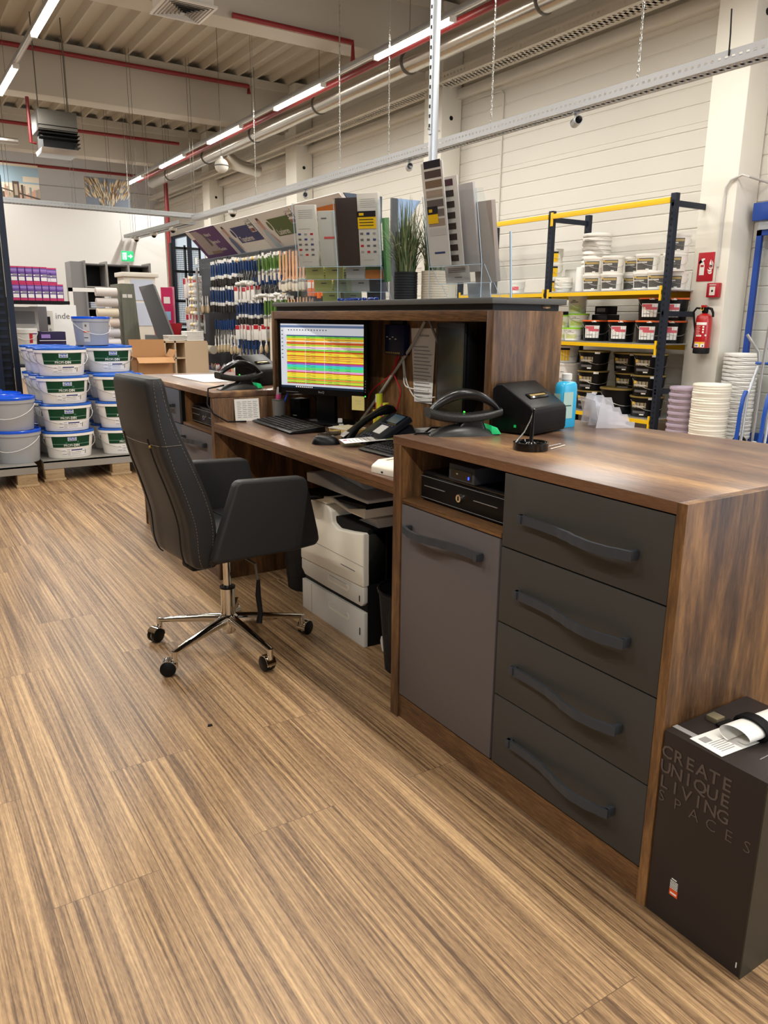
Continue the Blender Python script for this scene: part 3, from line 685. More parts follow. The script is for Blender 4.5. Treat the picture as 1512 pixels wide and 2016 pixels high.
for a, cw in zip(angs, yaws):
    a = radians(a-4.7); ca, sa = cos(a), sin(a)
    g = G(); rings = []
    for r, z, w, h in ((.03, .118, .020, .020), (.10, .112, .017, .017), (.2, .099, .0135, .012), (.285, .088, .011, .009), (.298, .086, .010, .008)):
        rings.append([Vector((ca*r-sa*u, sa*r+ca*u, z+v)) for u, v in rrect(2*w, 2*h, min(w, h)*.8, 3)])
    g.loft(rings, chrome); g.lathe([(.011, .052), (.011, .092)], chrome, 12, (ca*.295, sa*.295, 0)); g.build('base_arm', t, ang=50)
    # caster
    c = radians(cw); off = .022
    M = T((ca*.295+cos(c)*off, sa*.295+sin(c)*off, .030), c)
    g = G(M)
    for s in (-1, 1): g.lathe([(.0001, s*.004), (.028, s*.004), (.0285, s*.006), (.0285, s*.018), (.024, s*.021), (.0001, s*.0215)], black, 20, axis='y')
    cs = g.build('caster', t)
    g = G(M)
    g.lathe([(.026, -.0035), (.026, .0035)], chrome, 18, axis='y')
    arc = [(-.034+.0, 0)] 
    pts = [(.0325*cos(radians(q)), .0325*sin(radians(q))) for q in range(35, 200, 15)]
    g.loft([[Vector((x, u, z)) for x, z, u in ((p[0], p[1], -.019), (p[0], p[1], .019), (p[0]*.93, p[1]*.93, .019), (p[0]*.93, p[1]*.93, -.019))] for p in pts], chrome)
    g.build('caster_hood', cs)
# ================================================================== BLACK CARTON
t = thing('presentation_carton', 'tall brown-black display carton standing beside the near counter', 'box', (0, 0, 0))
g = G(); g.box(1.277, 1.56, .668, .8935, 0, .437, box_black, .0015); g.build('carton', t)
g = G()
def bx(u, v): return (1.2758, .886-u, v)
for s, sz, z, x0, xs, bd in (('CREATE', .038, .378, 0, 1.0, .014), ('UNIQUE', .038, .343, 0, .98, .014), ('LIVING', .038, .308, 0, 1.0, .010)):
    n = len(s); st = .137/(n-1)
    for i, c in enumerate(s): g.text(c, box_print, sz*1.04, (lambda i: lambda u, v: bx(.004+i*st+u, z+v))(i), 'CENTER', bd)
for i, c in enumerate('SPACES'): g.text(c, box_print, .036, (lambda i: lambda u, v: bx(.002+i*.039+u, .276+v))(i), 'CENTER', -.008)
for k in range(6): g.box(1.2755, 1.2765, .8405, .822, .109-k*.0035, .110-k*.0035, paper)
g.box(1.2755, 1.2765, .838, .826, .1135, .1155, paper)
g.box(1.2755, 1.2765, .8405, .8205, .075, .09, mat('orange_label', (226, 84, 34), .4)); g.box(1.2752, 1.2766, .838, .823, .079, .083, paper)
g.box(1.2755, 1.2765, .678, .676, .02, .032, paper); g.build('lettering', t)
g = G(); g.box(1.30, 1.315, .83, .8935, .4365, .4375, gray_p); g.box(1.34, 1.5599, .722, .7235, .4365, .4375, gray_p); g.box(1.276, 1.56, .666, .669, .0, .43, box_side); g.build('printed_stripe', t)
g = G(); g.box(1.385, 1.412, .848, .875, .437, .449, mat('brass_block', (150, 140, 112), .35, .5), .001); g.build('metal_clasp', t)
# rolled leaflet with black strap
t = thing('rolled_leaflet', 'white rolled leaflet held with a black strap on the dark carton', 'leaflet', (1.284, .802, .4385), radians(-4))
g = G(); g.box(0, .27, -.036, .040, 0, .0012, paper); n = 30; vs = []
def rp(q, x): a = lerp(-pi/2, pi*1.42, q); return (x, -.012-.034*cos(a)*(1-.12*q), .0185+.0165*sin(a)*(1-.1*q)+.0008)
for x0 in (.055, .27):
    vs += [rp(i/n, x0+(.018*(1-i/n) if x0 < .1 else 0)) for i in range(n+1)]
g.add(vs, [(i, i+1, n+2+i, n+1+i) for i in range(n)], paper); g.build('sheet', t)
g = G(); g.box(.012, .034, .012, .030, .0012, .0016, gray_p)
for k in range(6): g.box(.016, .06-.006*(k % 2), .006-k*.006, .0078-k*.006, .0012, .0016, gray_p)
g.build('print', t)
g = G(); st_ = lambda dx: g.tube([(.125+dx, -.012-.038*cos(a), .019+.021*sin(a)) for a in [2*pi*k/24 for k in range(24)]], .0035, black_matt, 6, closed=True)
for dx in (-.010, -.005, 0, .005, .010): st_(dx)
g.box(.09, .135, .028, .052, .001, .006, black_matt, .002); g.build('strap', t)
# ================================================================== THINGS ON THE DESK
def monitor(name, label, loc, rz, w, h, z0, screen):
    t = thing(name, label, 'monitor', (loc[0], loc[1], .777), radians(rz))
    z0 -= .777; bz = .017; bb = .028
    g = G(); g.box(0, .012, -w/2, w/2, z0, z0+h, black, .003)
    g.prism([(.012, z0+.004), (.012, z0+h-.004), (.045, z0+h-.05), (.052, z0+.06)], 'y', -w/2+.01, w/2-.01, black, b=.004)
    g.box(-.0015, .0, -w/2, w/2, z0, z0+bb, black); g.box(-.0015, 0, -w/2, w/2, z0+h-bz, z0+h, black)
    for s in (-1, 1): g.box(-.0015, 0, s*w/2-(bz if s > 0 else 0), s*w/2+(bz if s < 0 else 0), z0, z0+h, black)
    g.build('housing', t)
    g = G(); screen(g, w/2-bz, z0+bb, z0+h-bz); g.build('screen', t)
    g = G(); g.box(.03, .06, -.05, .05, .012, z0+.1, black, .006); g.prism(rrect(.19, .25, .07), 'z', .0, .014, black, b=.004, T=T((.05, 0, 0))); g.build('stand', t)
    return t
def sheet_screen(g, hw, z0, z1):
    def E(n, c, s=1.0): return mat('scr_'+n, c, .4, emit=s*.9)
    base = E('base', (206, 214, 226), .55); H = z1-z0
    def bar(y0, y1, a, b, m, d=.0008): g.box(-.0008-d, -.0004, y0, y1, z1-b*H, z1-a*H, m)
    bar(-hw, hw, 0, 1, base, 0)
    bar(-hw, hw, .025, .06, E('bar', (96, 118, 160), .6)); bar(-hw, hw-.02, .06, .17, E('ribbon', (222, 228, 236), .6)); bar(-hw, hw-.035, .173, .19, E('head', (44, 74, 128), .6))
    for k in range(14): bar(hw-.05-k*.016, hw-.044-k*.016, .085, .105, E('icon', (110, 116, 126), .3), .0012)
    for k in range(8): bar(hw-.014, hw-.006, .1+k*.06, .115+k*.06, E('icon', (110, 116, 126), .3), .0012)
    cols = {'g': (124, 206, 70), 'y': (232, 214, 60), 'o': (226, 140, 60), 'r': (190, 46, 36), 'w': (232, 224, 222), 'p': (206, 152, 214), 'v': (150, 84, 190), 't': (60, 206, 190), 'm': (92, 214, 120), 'k': (222, 158, 206)}
    seq = 'ggyoyworogywpwggroyyyryoyoyyrvvtttmmmkkryyyyygoogygr'
    n = len(seq); a0 = .19; a1 = .93
    for i, c in enumerate(seq): bar(-hw, hw-.035, a0+(a1-a0)*i/n, a0+(a1-a0)*(i+1)/n, E(c, cols[c], .62))
    dk = E('ink', (70, 80, 60), .15)
    for i in range(n):
        for k, y in enumerate((.14, .06, .03, -.06, -.1, -.16)):
            if (i*7+k*3) % 5 < 3: bar(y, y+.018+.006*((i+k) % 3), a0+(a1-a0)*(i+.35)/n, a0+(a1-a0)*(i+.6)/n, dk, .0012)
    for y in (.085, -.02): bar(y, y+.0012, a0, a1, E('w', (232, 224, 222), .6), .0014)
    bar(-hw, hw, .965, 1, E('task', (28, 44, 62), .4))
    for k in range(9): bar(hw-.09-k*.011, hw-.084-k*.011, .973, .99, E('w', (232, 224, 222), .6), .0014)
m1 = monitor('computer_monitor', 'black monitor showing a colourful striped spreadsheet', (1.69, 3.16), 27.6, .487, .336, .912, sheet_screen)
g = G(); g.text('BenQ', gray_p, .014, lambda u, v: (-.0022, -u, .135+.0095+v), bold=.01)
g.box(-.0026, -.001, .13, .2, .143, .1445, gray_p); g.build('lettering', m1)
g = G(); g.box(-.003, -.001, -.2385, -.2345, .1405, .1455, mat('green_led', (60, 255, 60), .4, emit=3)); g.build('power_light', m1)
g = G()
for k in range(5): g.box(-.0025, -.001, -.238, -.235, .16+k*.012, .164+k*.012, gray_p)
g.build('button', m1)
def off_screen(g, hw, z0, z1): g.box(-.001, -.0002, -hw, hw, z0, z1, mat('dark_screen', (30, 32, 33), .25))
m2 = monitor('computer_monitor', 'black switched-off monitor turned almost edge-on under the shelf', (1.735, 2.262), -24.8, .44, .34, .905, off_screen)
t = thing('sticky_note', 'pale yellow sticky note hanging at the lower right corner of the lit monitor', 'note', (1.758, 2.945, .862), radians(27.6))
g = G(); st = mat('sticky_yellow', (236, 220, 140), .8); g.prism([(0, 0), (.0, .062), (.003, .0)], 'y', -.032, .032, st); g.box(-.0015, -.0005, -.032, .032, 0, .062, st)
g.tube([(-.0016, -.018+q*.004, .04+.004*sin(q*2)) for q in range(9)], .0005, gray_p, 3); g.tube([(-.0016, -.018+q*.004, .028+.003*sin(q*2.7)) for q in range(8)], .0005, gray_p, 3); g.build('paper', t)
# keyboards
def keyboard(loc, rz, label):
    t = thing('computer_keyboard', label, 'keyboard', (*loc, .777), radians(rz))
    g = G(); g.prism([(-.083, .002), (.083, .002), (.083, .026), (.05, .024), (-.07, .012), (-.083, .008)], 'y', -.228, .228, black, b=.002); g.build('case', t)
    kt = mat('keycap', (18, 18, 19), .42); kl = mat('key_print', (110, 110, 110), .6)
    g = G(); g2 = G()
    for r in range(6):
        x = .062-r*.0225-(.004 if r else -.002); z = .0235-r*.0021; k = 0; y = .216
        if r == 5: row = [(.026, 1)]*3+[(.1, 1)]+[(.026, 1)]*3+[(-.01, 0)]+[(.0185, 1)]*3+[(-.01, 0)]+[(.037, 1), (.0185, 1)]
        else: row = [(.0185, 1)]*15+[(-.01, 0)]+[(.0185, 1)]*3+[(-.01, 0)]+[(.0185, 1)]*4
        for w, on in row:
            if not on: y += w; continue
            if y-w < -.222: break
            g.prism([(x-.0095, y-w+.001), (x+.0095, y-w+.001), (x+.0095, y-.001), (x-.0095, y-.001)], 'z', z-.004, z+.004, kt, b=.0014, seg=1)
            g2.box(x-.001, x+.005, y-.01, y-.005, z+.004, z+.0043, kl); y -= w
            k += 1
    ks = g.build('keys', t, kind='stuff'); g2.build('key_lettering', ks); return t
keyboard((1.515, 3.165), -3, 'black keyboard in front of the lit monitor')
keyboard((1.56, 2.235), 2, 'black keyboard partly hidden by the near counter, under a leaflet')
def loft_ellipsoid(g, L, Wd, Hh, m, pw=.8):
    rings = []
    for i in range(11):
        a = -1+2*i/10; s = max(1-abs(a)**2.6, 0)**.5; s = max(s, .02); hh = Hh*(s**pw)*(1+.15*(-a))
        rings.append([Vector((a*L/2, Wd/2*s*cos(q), max(0, hh*sin(q)))) for q in [pi*k/10 for k in range(11)]]+[Vector((a*L/2, 0, 0))])
    g.loft(rings, m)
t = thing('computer_mouse', 'black wireless mouse on the desk edge', 'mouse', (1.435, 2.65, .778), radians(-30))
g = G(); loft_ellipsoid(g, .112, .062, .034, black); g.build('mouse_shell', t, ang=60)
g = G(); g.lathe([(.008, -.003), (.009, 0), (.008, .003)], steel_dark, 14, (.028, 0, .025), axis='y'); g.tube([(.0, 0, .0345), (.045, 0, .0215)], .0007, black_matt, 4); g.build('scroll_wheel', t)
# note, cup, speaker
g = G(M=T((1.44, 3.437, .7775), 0, radians(-6))); g.box(-.062, .062, -.0006, .0006, 0, .105, paper)
for k in range(9):
    for j in range(4): g.box(-.05+j*.027, -.032+j*.027+.004*((k+j) % 2), -.0012, -.0006, .09-k*.009, .092-k*.009, mat('pencil', (140, 136, 138), .8))
g.build('handwritten_note', label='white handwritten note leaning on the side of the far cabinet', cat='note')
t = thing('pen_cup', 'grey mesh pen cup beside the handwritten note', 'pen cup', (1.585, 3.395, .777))
mesh_m = mat('grey_mesh', (128, 126, 120), .5, .3, bump=.8, bscale=900)
g = G(); g.lathe([(.030, .0), (.034, .1), (.0335, .1), (.0295, .002)], mesh_m, 24); g.lathe([(.035, .098), (.036, .1), (.035, .103), (.033, .1)], steel_dark, 24); g.build('cup', t)
pen_blue = mat('pen_blue', (40, 90, 200), .3)
g = G(); g.tube([(.0, .01, .004), (.03, -.06, .16)], .004, pen_blue, 8); g.tube([(.03, -.06, .16), (.033, -.067, .172)], .003, white_p, 8); g.build('ballpoint_pen', label='blue ballpoint pen sticking out of the mesh pen cup', cat='pen', loc=(1.585, 3.395, .780))
g = G(M=T((1.575, 3.41, .785), 0, 0, radians(8))); g.box(-.008, .008, -.014, .014, 0, .15, gray_p, .003); g.box(-.0085, .0085, -.0145, .0145, .09, .118, mat('pink_marker', (200, 80, 130), .4), .003); g.build('eraser_pen', label='grey and pink marker standing in the mesh pen cup', cat='pen')
t = thing('desk_speaker', 'small black speaker behind the keyboard, left under the monitor', 'speaker', (1.70, 3.40, .777), radians(15))
g = G(); g.box(-.035, .035, -.035, .035, 0, .10, black, .006); g.build('housing', t)
g = G(); g.lathe([(.02, -.037), (.026, -.035)], black_matt, 16, (0, 0, .065), axis='x'); g.box(-.0362, -.035, -.014, .014, .018, .022, gray_p); g.build('driver', t)
g = G(); g.prism([(-.05, -.012), (.05, -.012), (.062, .004), (.05, .02), (.045, .0), (-.05, .0)], 'y', -.01, .01, white_p, T=T((1.73, 3.05, .79), radians(65))); g.build('stapler_tray', label='white folded plastic clip lying under the monitor', cat='clip')
for pts, r, m_, l in (([(1.75, 3.38, .90), (1.80, 3.32, .82), (1.79, 3.2, .785), (1.72, 3.12, .783), (1.66, 3.1, .783)], .003, black_matt, 'black cable hanging behind the lit monitor'),
                      ([(1.865, 2.60, 1.25), (1.865, 2.67, 1.17), (1.865, 2.79, 1.06), (1.865, 2.97, .90), (1.85, 3.07, .80)], .0065, mat('grey_conduit', (178, 172, 160), .6), 'thick grey conduit running slanting down the rear panel'),
                      ([(1.872, 2.79, 1.11), (1.865, 2.82, 1.03), (1.865, 2.77, .95), (1.86, 2.81, .84)], .003, mat('red_cable', (190, 24, 44), .4), 'red network cable on the rear panel, nearer one'),
                      ([(1.872, 2.81, 1.10), (1.865, 2.85, 1.02), (1.86, 2.98, .95), (1.86, 3.03, .9)], .003, MATS['red_cable'], 'red network cable bending left behind the monitor'),
                      ([(1.872, 2.77, 1.10), (1.868, 2.75, 1.03), (1.865, 2.74, .99), (1.86, 2.69, .975), (1.86, 2.56, .975)], .0028, white_p, 'white cable looping over the phone list, upper one'),
                      ([(1.872, 2.76, 1.10), (1.868, 2.74, 1.03), (1.865, 2.71, .98), (1.86, 2.65, .94), (1.855, 2.57, .945), (1.85, 2.5, .955)], .0028, white_p, 'white cable looping over the phone list, lower one'),
                      ([(1.865, 2.57, 1.25), (1.865, 2.51, 1.17), (1.865, 2.46, 1.1)], .005, gray_p, 'grey cable dropping from the shelf top behind the dark monitor'),
                      ([(1.87, 2.15, 1.08), (1.86, 2.05, 1.07), (1.80, 1.96, .99), (1.77, 1.94, .93)], .0035, mat('dark_cable', (50, 52, 54), .5), 'dark cables behind the edge-on monitor')):
    g = G(); N_ = 6; P = []
    for i in range(len(pts)-1):
        p0, p1, p2, p3 = [Vector(pts[max(0, min(len(pts)-1, i+k))]) for k in (-1, 0, 1, 2)]
        for j in range(N_): f = j/N_; P.append(.5*((2*p1)+(-p0+p2)*f+(2*p0-5*p1+4*p2-p3)*f*f+(-p0+3*p1-3*p2+p3)*f**3))
    P.append(Vector(pts[-1])); g.tube(P, r, m_, 8); g.build('cable', label=l, cat='cable')
t = thing('network_switch', 'dark blue network box with white print on the rear panel', 'network switch', (1.8795, 2.80, 1.108))
g = G(); g.box(-.03, 0, -.075, .075, 0, .125, mat('deep_blue_box', (12, 22, 60), .4), .003); g.box(-.02, 0, -.05, .05, .125, .145, black_matt); g.build('housing', t)
g = G()
for k in range(4): g.box(-.0308, -.03, .05-k*.022, .062-k*.022, .072-.008*(k % 2), .0755-.008*(k % 2), paper)
for k in range(8): g.box(-.0308, -.03, .055-k*.014, .064-k*.014, .004, .012, gold)
g.build('print', t)
t = thing('phone_list', 'white printed phone list fixed to the rear panel beside the dark monitor', 'paper', (1.8795, 2.63, .92), 0)
g = G(); g.add([(-.001, .088, .30), (-.001, -.088, .302), (-.006, -.078, .0), (-.001, .055, .0)], [(0, 1, 2, 3)], paper); g.build('sheet', t)
g = G(); g.text('Telefonliste', ink, .016, lambda u, v: (-.004, .03-u, .268+v), 'LEFT')
for k in range(15): g.box(-.0068, -.006, -.045-.012*(k % 3), .055, .225-k*.0145, .228-k*.0145, gray_p)
g.build('printed_text', t)
# highlighter holder
t = thing('pen_holder', 'clear holder with highlighters in front of the rear panel', 'pen holder', (1.82, 2.83, .7775))
g = G(); g.box(-.035, .035, -.06, .06, 0, .1, acr, .002); g.build('box', t)
for k, (dy, dz, c, l) in enumerate(((.045, .155, (240, 120, 60), 'orange and white highlighter, leftmost in the clear holder'), (.02, .16, (214, 226, 50), 'yellow highlighter with lime cap in the clear holder'), (-.008, .115, (226, 60, 120), 'pink highlighter leaning in the clear holder'), (-.03, .125, (222, 222, 60), 'yellow highlighter, rightmost in the clear holder'), (.033, .09, (250, 214, 60), 'short yellow marker standing at the front of the clear holder'))):
    mm = mat('marker_%d' % k, c, .4); tt = thing('highlighter', l, 'highlighter', (1.82-.02*(k == 4)-.01*(k % 2), 2.83+dy, .7805), 0, 'highlighters in the clear holder')
    g = G(M=T((0, 0, 0), 0, radians(-6*(k == 2)))); g.tube([(0, 0, 0), (0, 0, dz-.035)], .0125, mm, 10); g.build('barrel', tt)
    g = G(M=T((0, 0, 0), 0, radians(-6*(k == 2)))); g.tube([(0, 0, dz-.035), (0, 0, dz)], .0135, white_p if k == 0 else mm, 10); g.build('cap', tt)
# note pads
t = thing('note_pads', 'stack of cream and yellow note slips behind the keyboard', 'note pad', (1.69, 2.915, .777), radians(12))
g = G(); g.box(-.05, .05, -.07, .07, 0, .012, mat('kraft_yellow', (214, 186, 112), .8)); g.build('envelope', t)
g = G(); g.box(-.048, .05, -.06, .075, .0125, .016, paper, T=T((0, 0, 0), radians(10))); g.box(-.04, .045, -.05, .06, .0165, .019, mat('cream_paper', (236, 226, 196), .8), T=T((0, 0, 0), radians(-6))); g.build('paper_slip', t)
# telephone
t = thing('desk_telephone', 'dark office telephone with handset, display and number keys', 'telephone', (1.66, 2.61, .779), radians(-8)); t.scale = (1.12, 1.12, 1.12)
ph = mat('phone_plastic', (36, 38, 46), .4)
M = T((0, 0, .024), 0, 0, radians(-32))
g = G(M=M); g.box(-.115, .10, -.10, .045, 0, .022, ph, .006); g.box(-.115, .10, .045, .105, -.004, .012, ph, .005); g.build('body', t)
g = G(); g.prism([(.02, 0), (.12, 0), (.085, .065), (.02, .03)], 'y', -.09, .09, ph, b=.003); g.build('foot', t)
g = G(M=M); g.box(.045, .09, -.08, .0, .022, .026, mat('phone_display', (64, 92, 110), .2)); g.box(.04, .095, -.085, .005, .021, .0235, black_gloss); g.build('display', t)
g = G(M=M)
for r in range(5):
    for c in range(4): g.box(-.105+r*.016, -.094+r*.016, .032-c*.019, .045-c*.019-.002, .022, .0255, mat('phone_key', (70, 72, 80), .5), .001)
for c in range(6): g.box(.028, .034, -.08+c*.02, -.068+c*.02, .022, .025, MATS['phone_key'])
g.build('keys', t, kind='stuff')
g = G(M=M); g.box(-.018, .026, -.055, .002, .022, .0235, paper); g.build('number_card', t)
g = G(M=M); rings = []
for q, (w, h, z) in ((-.118, (.024, .016, .02)), (-.105, (.027, .022, .026)), (-.08, (.026, .02, .036)), (-.04, (.019, .014, .046)), (.0, (.018, .013, .049)), (.05, (.019, .014, .045)), (.085, (.026, .02, .036)), (.108, (.027, .022, .027)), (.118, (.024, .016, .022))):
    rings.append([Vector((q, .075+u, z+v)) for u, v in rrect(2*w*.9, 2*h*.8, .01, 3)])
g.loft(rings, black); g.box(-.108, -.08, .055, .095, .052, .0545, paper_grey); hs = g.build('handset', t, ang=60)
g = G(); P = []
for i in range(150):
    s = i/149; P.append(Vector((lerp(-.12, -.20, s)+.002*cos(i*.8), .078+lerp(0, .03, s)+.008*cos(i*.8), .0125+.008*sin(i*.8)+.012*(1-s))))
g.tube(P, .0016, black, 5); g.build('coiled_cord', t)
# card holder boxes on the right end of desk
t = thing('card_box', 'clear acrylic box of white cards behind the telephone', 'card holder', (1.81, 2.47, .7775), radians(-10))
g = G(); g.box(-.05, .05, -.09, .09, 0, .06, acr, .001); g.build('box', t)
g = G(); g.box(-.04, .04, -.08, .02, .003, .045, paper); g.box(-.03, .045, .03, .08, .003, .05, paper, T=T((0, 0, 0), radians(6))); g.build('card_stack', t)
# leaflet on keyboard
g = G(M=T((1.57, 2.545, .800), radians(-17), radians(0), radians(-3))); g.box(-.11, .11, -.052, .052, 0, .001, paper); g.box(.055, .105, -.048, .03, .001, .0014, mat('olive_photo', (120, 124, 70), .6)); g.box(.02, .045, -.03, .015, .001, .0014, ink)
for k in range(6): g.box(-.08+k*.015, -.076+k*.015, -.035, .03, .001, .0014, gray_p)
g.box(-.1, -.085, .01, .03, .001, .0014, mat('magenta_dot', (190, 30, 90), .5)); g.build('printed_leaflet', label='narrow printed leaflet lying across the second keyboard', cat='leaflet')
t = thing('card_reader', 'small ivory card reader at the near end of the desk edge', 'card reader', (1.355, 2.03, .777), radians(8))
g = G(); g.prism([(-.06, 0), (.06, 0), (.06, .04), (-.03, .04), (-.055, .026), (-.06, .02)], 'y', -.055, .055, ivory, b=.003); g.build('housing', t)
g = G(); g.box(-.0615, -.06, -.004, .004, .006, .011, black_matt); g.box(-.022, .04, .02, .024, .0395, .041, ink); g.build('slot', t)

# barcode scanners in cradles
def scanner(loc, rz, label):
    t = thing('barcode_scanner', label, 'scanner', loc, radians(rz))
    bk = mat('scanner_body', (24, 24, 24), .25, spec=.4); bg_ = mat('scanner_base', (44, 44, 42), .35, spec=.4)
    g = G(); rings = []
    for i in range(13):
        a = i/12; x = lerp(-.115, .105, a); hh = .004+.030*sin(pi*min(1, a*1.02))**.8; w = .028+.018*sin(pi*a)
        rings.append([Vector((x, w*cos(q), hh*sin(q))) for q in [pi*k/10 for k in range(11)]])
    g.loft(rings, bg_); base = g.build('cradle', t, ang=60)
    g = G(); g.prism([(.078, .004), (.108, .004), (.094, .024), (.074, .030)], 'y', -.034, .034, mat('cradle_green_light', (30, 170, 100), .3, emit=.5), b=.002); g.build('green_light', base)
    g = G(); g.loft([[Vector((x+u, v, z)) for u, v in rrect(w, .05, .012, 3)] for x, z, w in ((.015, .02, .10), (.02, .04, .07), (.01, .055, .11))], bk); g.build('neck', t)
    # body: closed eye-shaped loop, head at left
    g = G(); up = []; 
    for i in range(15):
        a = i/14; x = lerp(-.112, .112, a); z = .066+.058*sin(pi*a)**.7; r = (.014+.007*sin(pi*a)); up.append((x, z, r))
    g.loft([[Vector((x+(-.35*v if 0 else 0), u, z+v)) for u, v in rrect(2*r*1.25, 2*r*.72, r*.6, 3)] for x, z, r in up], bk); g.build('handle', t, ang=60)
    g = G(); lo = []
    for i in range(13):
        a = i/12; x = lerp(-.118, .112, a); z = .07-.018*sin(pi*a)**.8+.0*a; lo.append((x, z, .036-.008*a, .011+.004*(1-a)))
    g.loft([[Vector((x, u, z+v)) for u, v in rrect(2*w, 2*h, h*.8, 3)] for x, z, w, h in lo], mat('scanner_shell', (46, 46, 44), .28)); g.build('scan_head', t, ang=60)
    g = G(); g.box(-.004, .0, -.003, .003, .068, .071, mat('green_led', (60, 255, 60), .4)); g.build('status_light', t)
    return t
scanner((1.472, 1.835, .917), -20, 'black barcode scanner in its cradle on the near counter')
scanner((1.46, 3.565, .917), 4, 'black barcode scanner in its cradle on the far cabinet')
g = G(); g.tube([(1.37, 3.55, .94), (1.28, 3.52, .93), (1.262, 3.49, .86), (1.275, 3.45, .82), (1.33, 3.42, .783), (1.42, 3.41, .78)], .004, black, 8); g.build('scanner_cable', label='black scanner cable hanging over the corner of the far cabinet', cat='cable')
g = G(); g.tube([(1.37, 1.87, .924), (1.34, 1.90, .922), (1.33, 1.93, .90), (1.36, 1.97, .82), (1.42, 2.0, .782)], .0035, black, 8); g.tube([(1.36, 1.89, .921), (1.40, 1.905, .935), (1.47, 1.90, .93)], .0035, black, 8); g.build('scanner_cable', label='black cable coiled beside the near scanner cradle', cat='cable')
# receipt printers
def receipt(loc, rz, label, light=True):
    t = thing('receipt_printer', label, 'printer', loc, radians(rz))
    g = G(); g.prism([(0, .004), (.15, .004), (.15, .135), (.138, .15), (.115, .152), (.012, .09), (0, .078)], 'x', 0, .20, black, b=.005, seg=3); g.build('housing', t)
    g = G(); g.prism([(-.004, .012), (.02, .012), (.02, .09), (.0, .082), (-.004, .07)], 'x', .004, .196, black_matt, b=.003); g.build('front_cover', t)
    g = G(); M = T((.1, .05, .1125), 0, radians(30.5)); g.M = M; g.box(-.055, .055, -.012, .012, .0, .004, black_gloss, .001); g.box(-.045, .045, -.003, .004, .004, .0055, gold); g.build('paper_slot', t)
    g = G(); g.box(-.0015, .0005, .018, .042, .014, .034, black_gloss); g.build('power_switch', t)
    if light:
        g = G(); g.box(-.0012, .0004, .058, .066, .022, .030, mat('green_glow', (20, 150, 70), .4, emit=.5)); g.build('status_light', t)
    return t
receipt((1.626, 1.70, .917), 16, 'black receipt printer on the near counter beside the scanner')
receipt((1.60, 3.66, .917), 30, 'black receipt printer on the far cabinet, behind the lit monitor', False)
# bottle, chain pen, small card rack
t = thing('disinfectant_bottle', 'bottle of bright blue liquid with white cap behind the receipt printer', 'bottle', (1.875, 1.815, .9175))
bl = mat('blue_liquid', (52, 176, 222), .2, emit=.04)
g = G(); g.loft([[Vector((u, v, z)) for u, v in rrect(.076*s, .042*s, .016*s, 4)] for z, s in ((0, .95), (.006, 1), (.125, 1), (.138, .96), (.146, .8), (.149, .45))], bl); g.build('liquid_body', t, ang=50)
g = G(); g.lathe([(.013, .148), (.013, .154), (.0165, .154), (.0165, .172), (.012, .174)], white_p, 18); g.build('cap', t)
g = G(); g.box(-.0385, -.0382, -.014, .014, .03, .11, mat('pale_green_label', (176, 206, 196), .6)); g.box(-.03, .012, -.0218, -.0212, .03, .115, MATS['pale_green_label']); g.box(-.025, .005, -.0222, -.0217, .07, .073, green_lab); g.build('label_sticker', t)
t = thing('counter_pen', 'black pen on a beaded chain standing in a round black base', 'pen', (1.458, 1.528, .9175))
g = G(); g.lathe([(.047, 0), (.048, .003), (.048, .02), (.044, .022), (.042, .016), (.018, .014), (.012, .02), (.009, .022)], black_gloss, 28)
for k in range(3): a = k*2.09; g.box(-.002, .002, 0, .042, .014, .018, black_gloss, T=T((0, 0, 0), a))
g.build('base', t)
g = G(); g.tube([(0, 0, .02), (.012, .01, .06), (.022, .018, .105)], [.006, .0048, .003], black_gloss, 10); g.build('pen_body', t)
bead = []; P0 = [Vector(p) for p in ((.023, .018, .106), (.012, .02, .075), (-.008, .02, .045), (-.03, .02, .027), (-.045, .012, .021))]
g = G()
for i in range(4):
    for j in range(8): p = P0[i].lerp(P0[i+1], j/8); g.ball(p, .0022, steel, n=6, k=4)
for j in range(26): g.ball((.044+.0035*j, -.006+.0010*j*(1 if j < 13 else 1), .003), .002, steel, n=6, k=4)
g.tube([(.045, -.03, .002), (.13, .0, .002)], .0014, white_p, 5)
g.build('beaded_chain', t)
t = thing('card_rack', 'small empty stepped acrylic card rack behind the blue bottle', 'card holder', (2.01, 1.77, .9175), radians(-118))
g = G()
for s in (-.09, -.015, .06):
    g.prism([(-.045, 0), (.085, 0), (.085, .02), (.068, .02), (.058, .045), (.040, .045), (.030, .068), (.012, .068), (.0, .1), (-.03, .1)], 'x', s-.0012, s+.0012, acr2)
for k, (x0, z0, z1) in enumerate(((-.03, .02, .1), (.0, .012, .068), (.03, .008, .045), (.06, .003, .022))):
    g.box(-.09, .06, x0-.001, x0+.001, z0, z1, acr2, T=T((0, 0, 0), 0, radians(14)))
    g.box(-.09, .06, x0-.002, x0+.018, z0+.0, z0+.002, acr2); g.tube([(-.09, x0, z1), (.06, x0, z1)], .0012, acr_edge, 4)
g.build('rack', t)
g = G(); g.box(-.13, .13, -.28, .26, 0, .004, paper); g.build('writing_pad', loc=(1.56, 4.27, .9178), label='large white writing pad on the far cabinet', cat='paper')
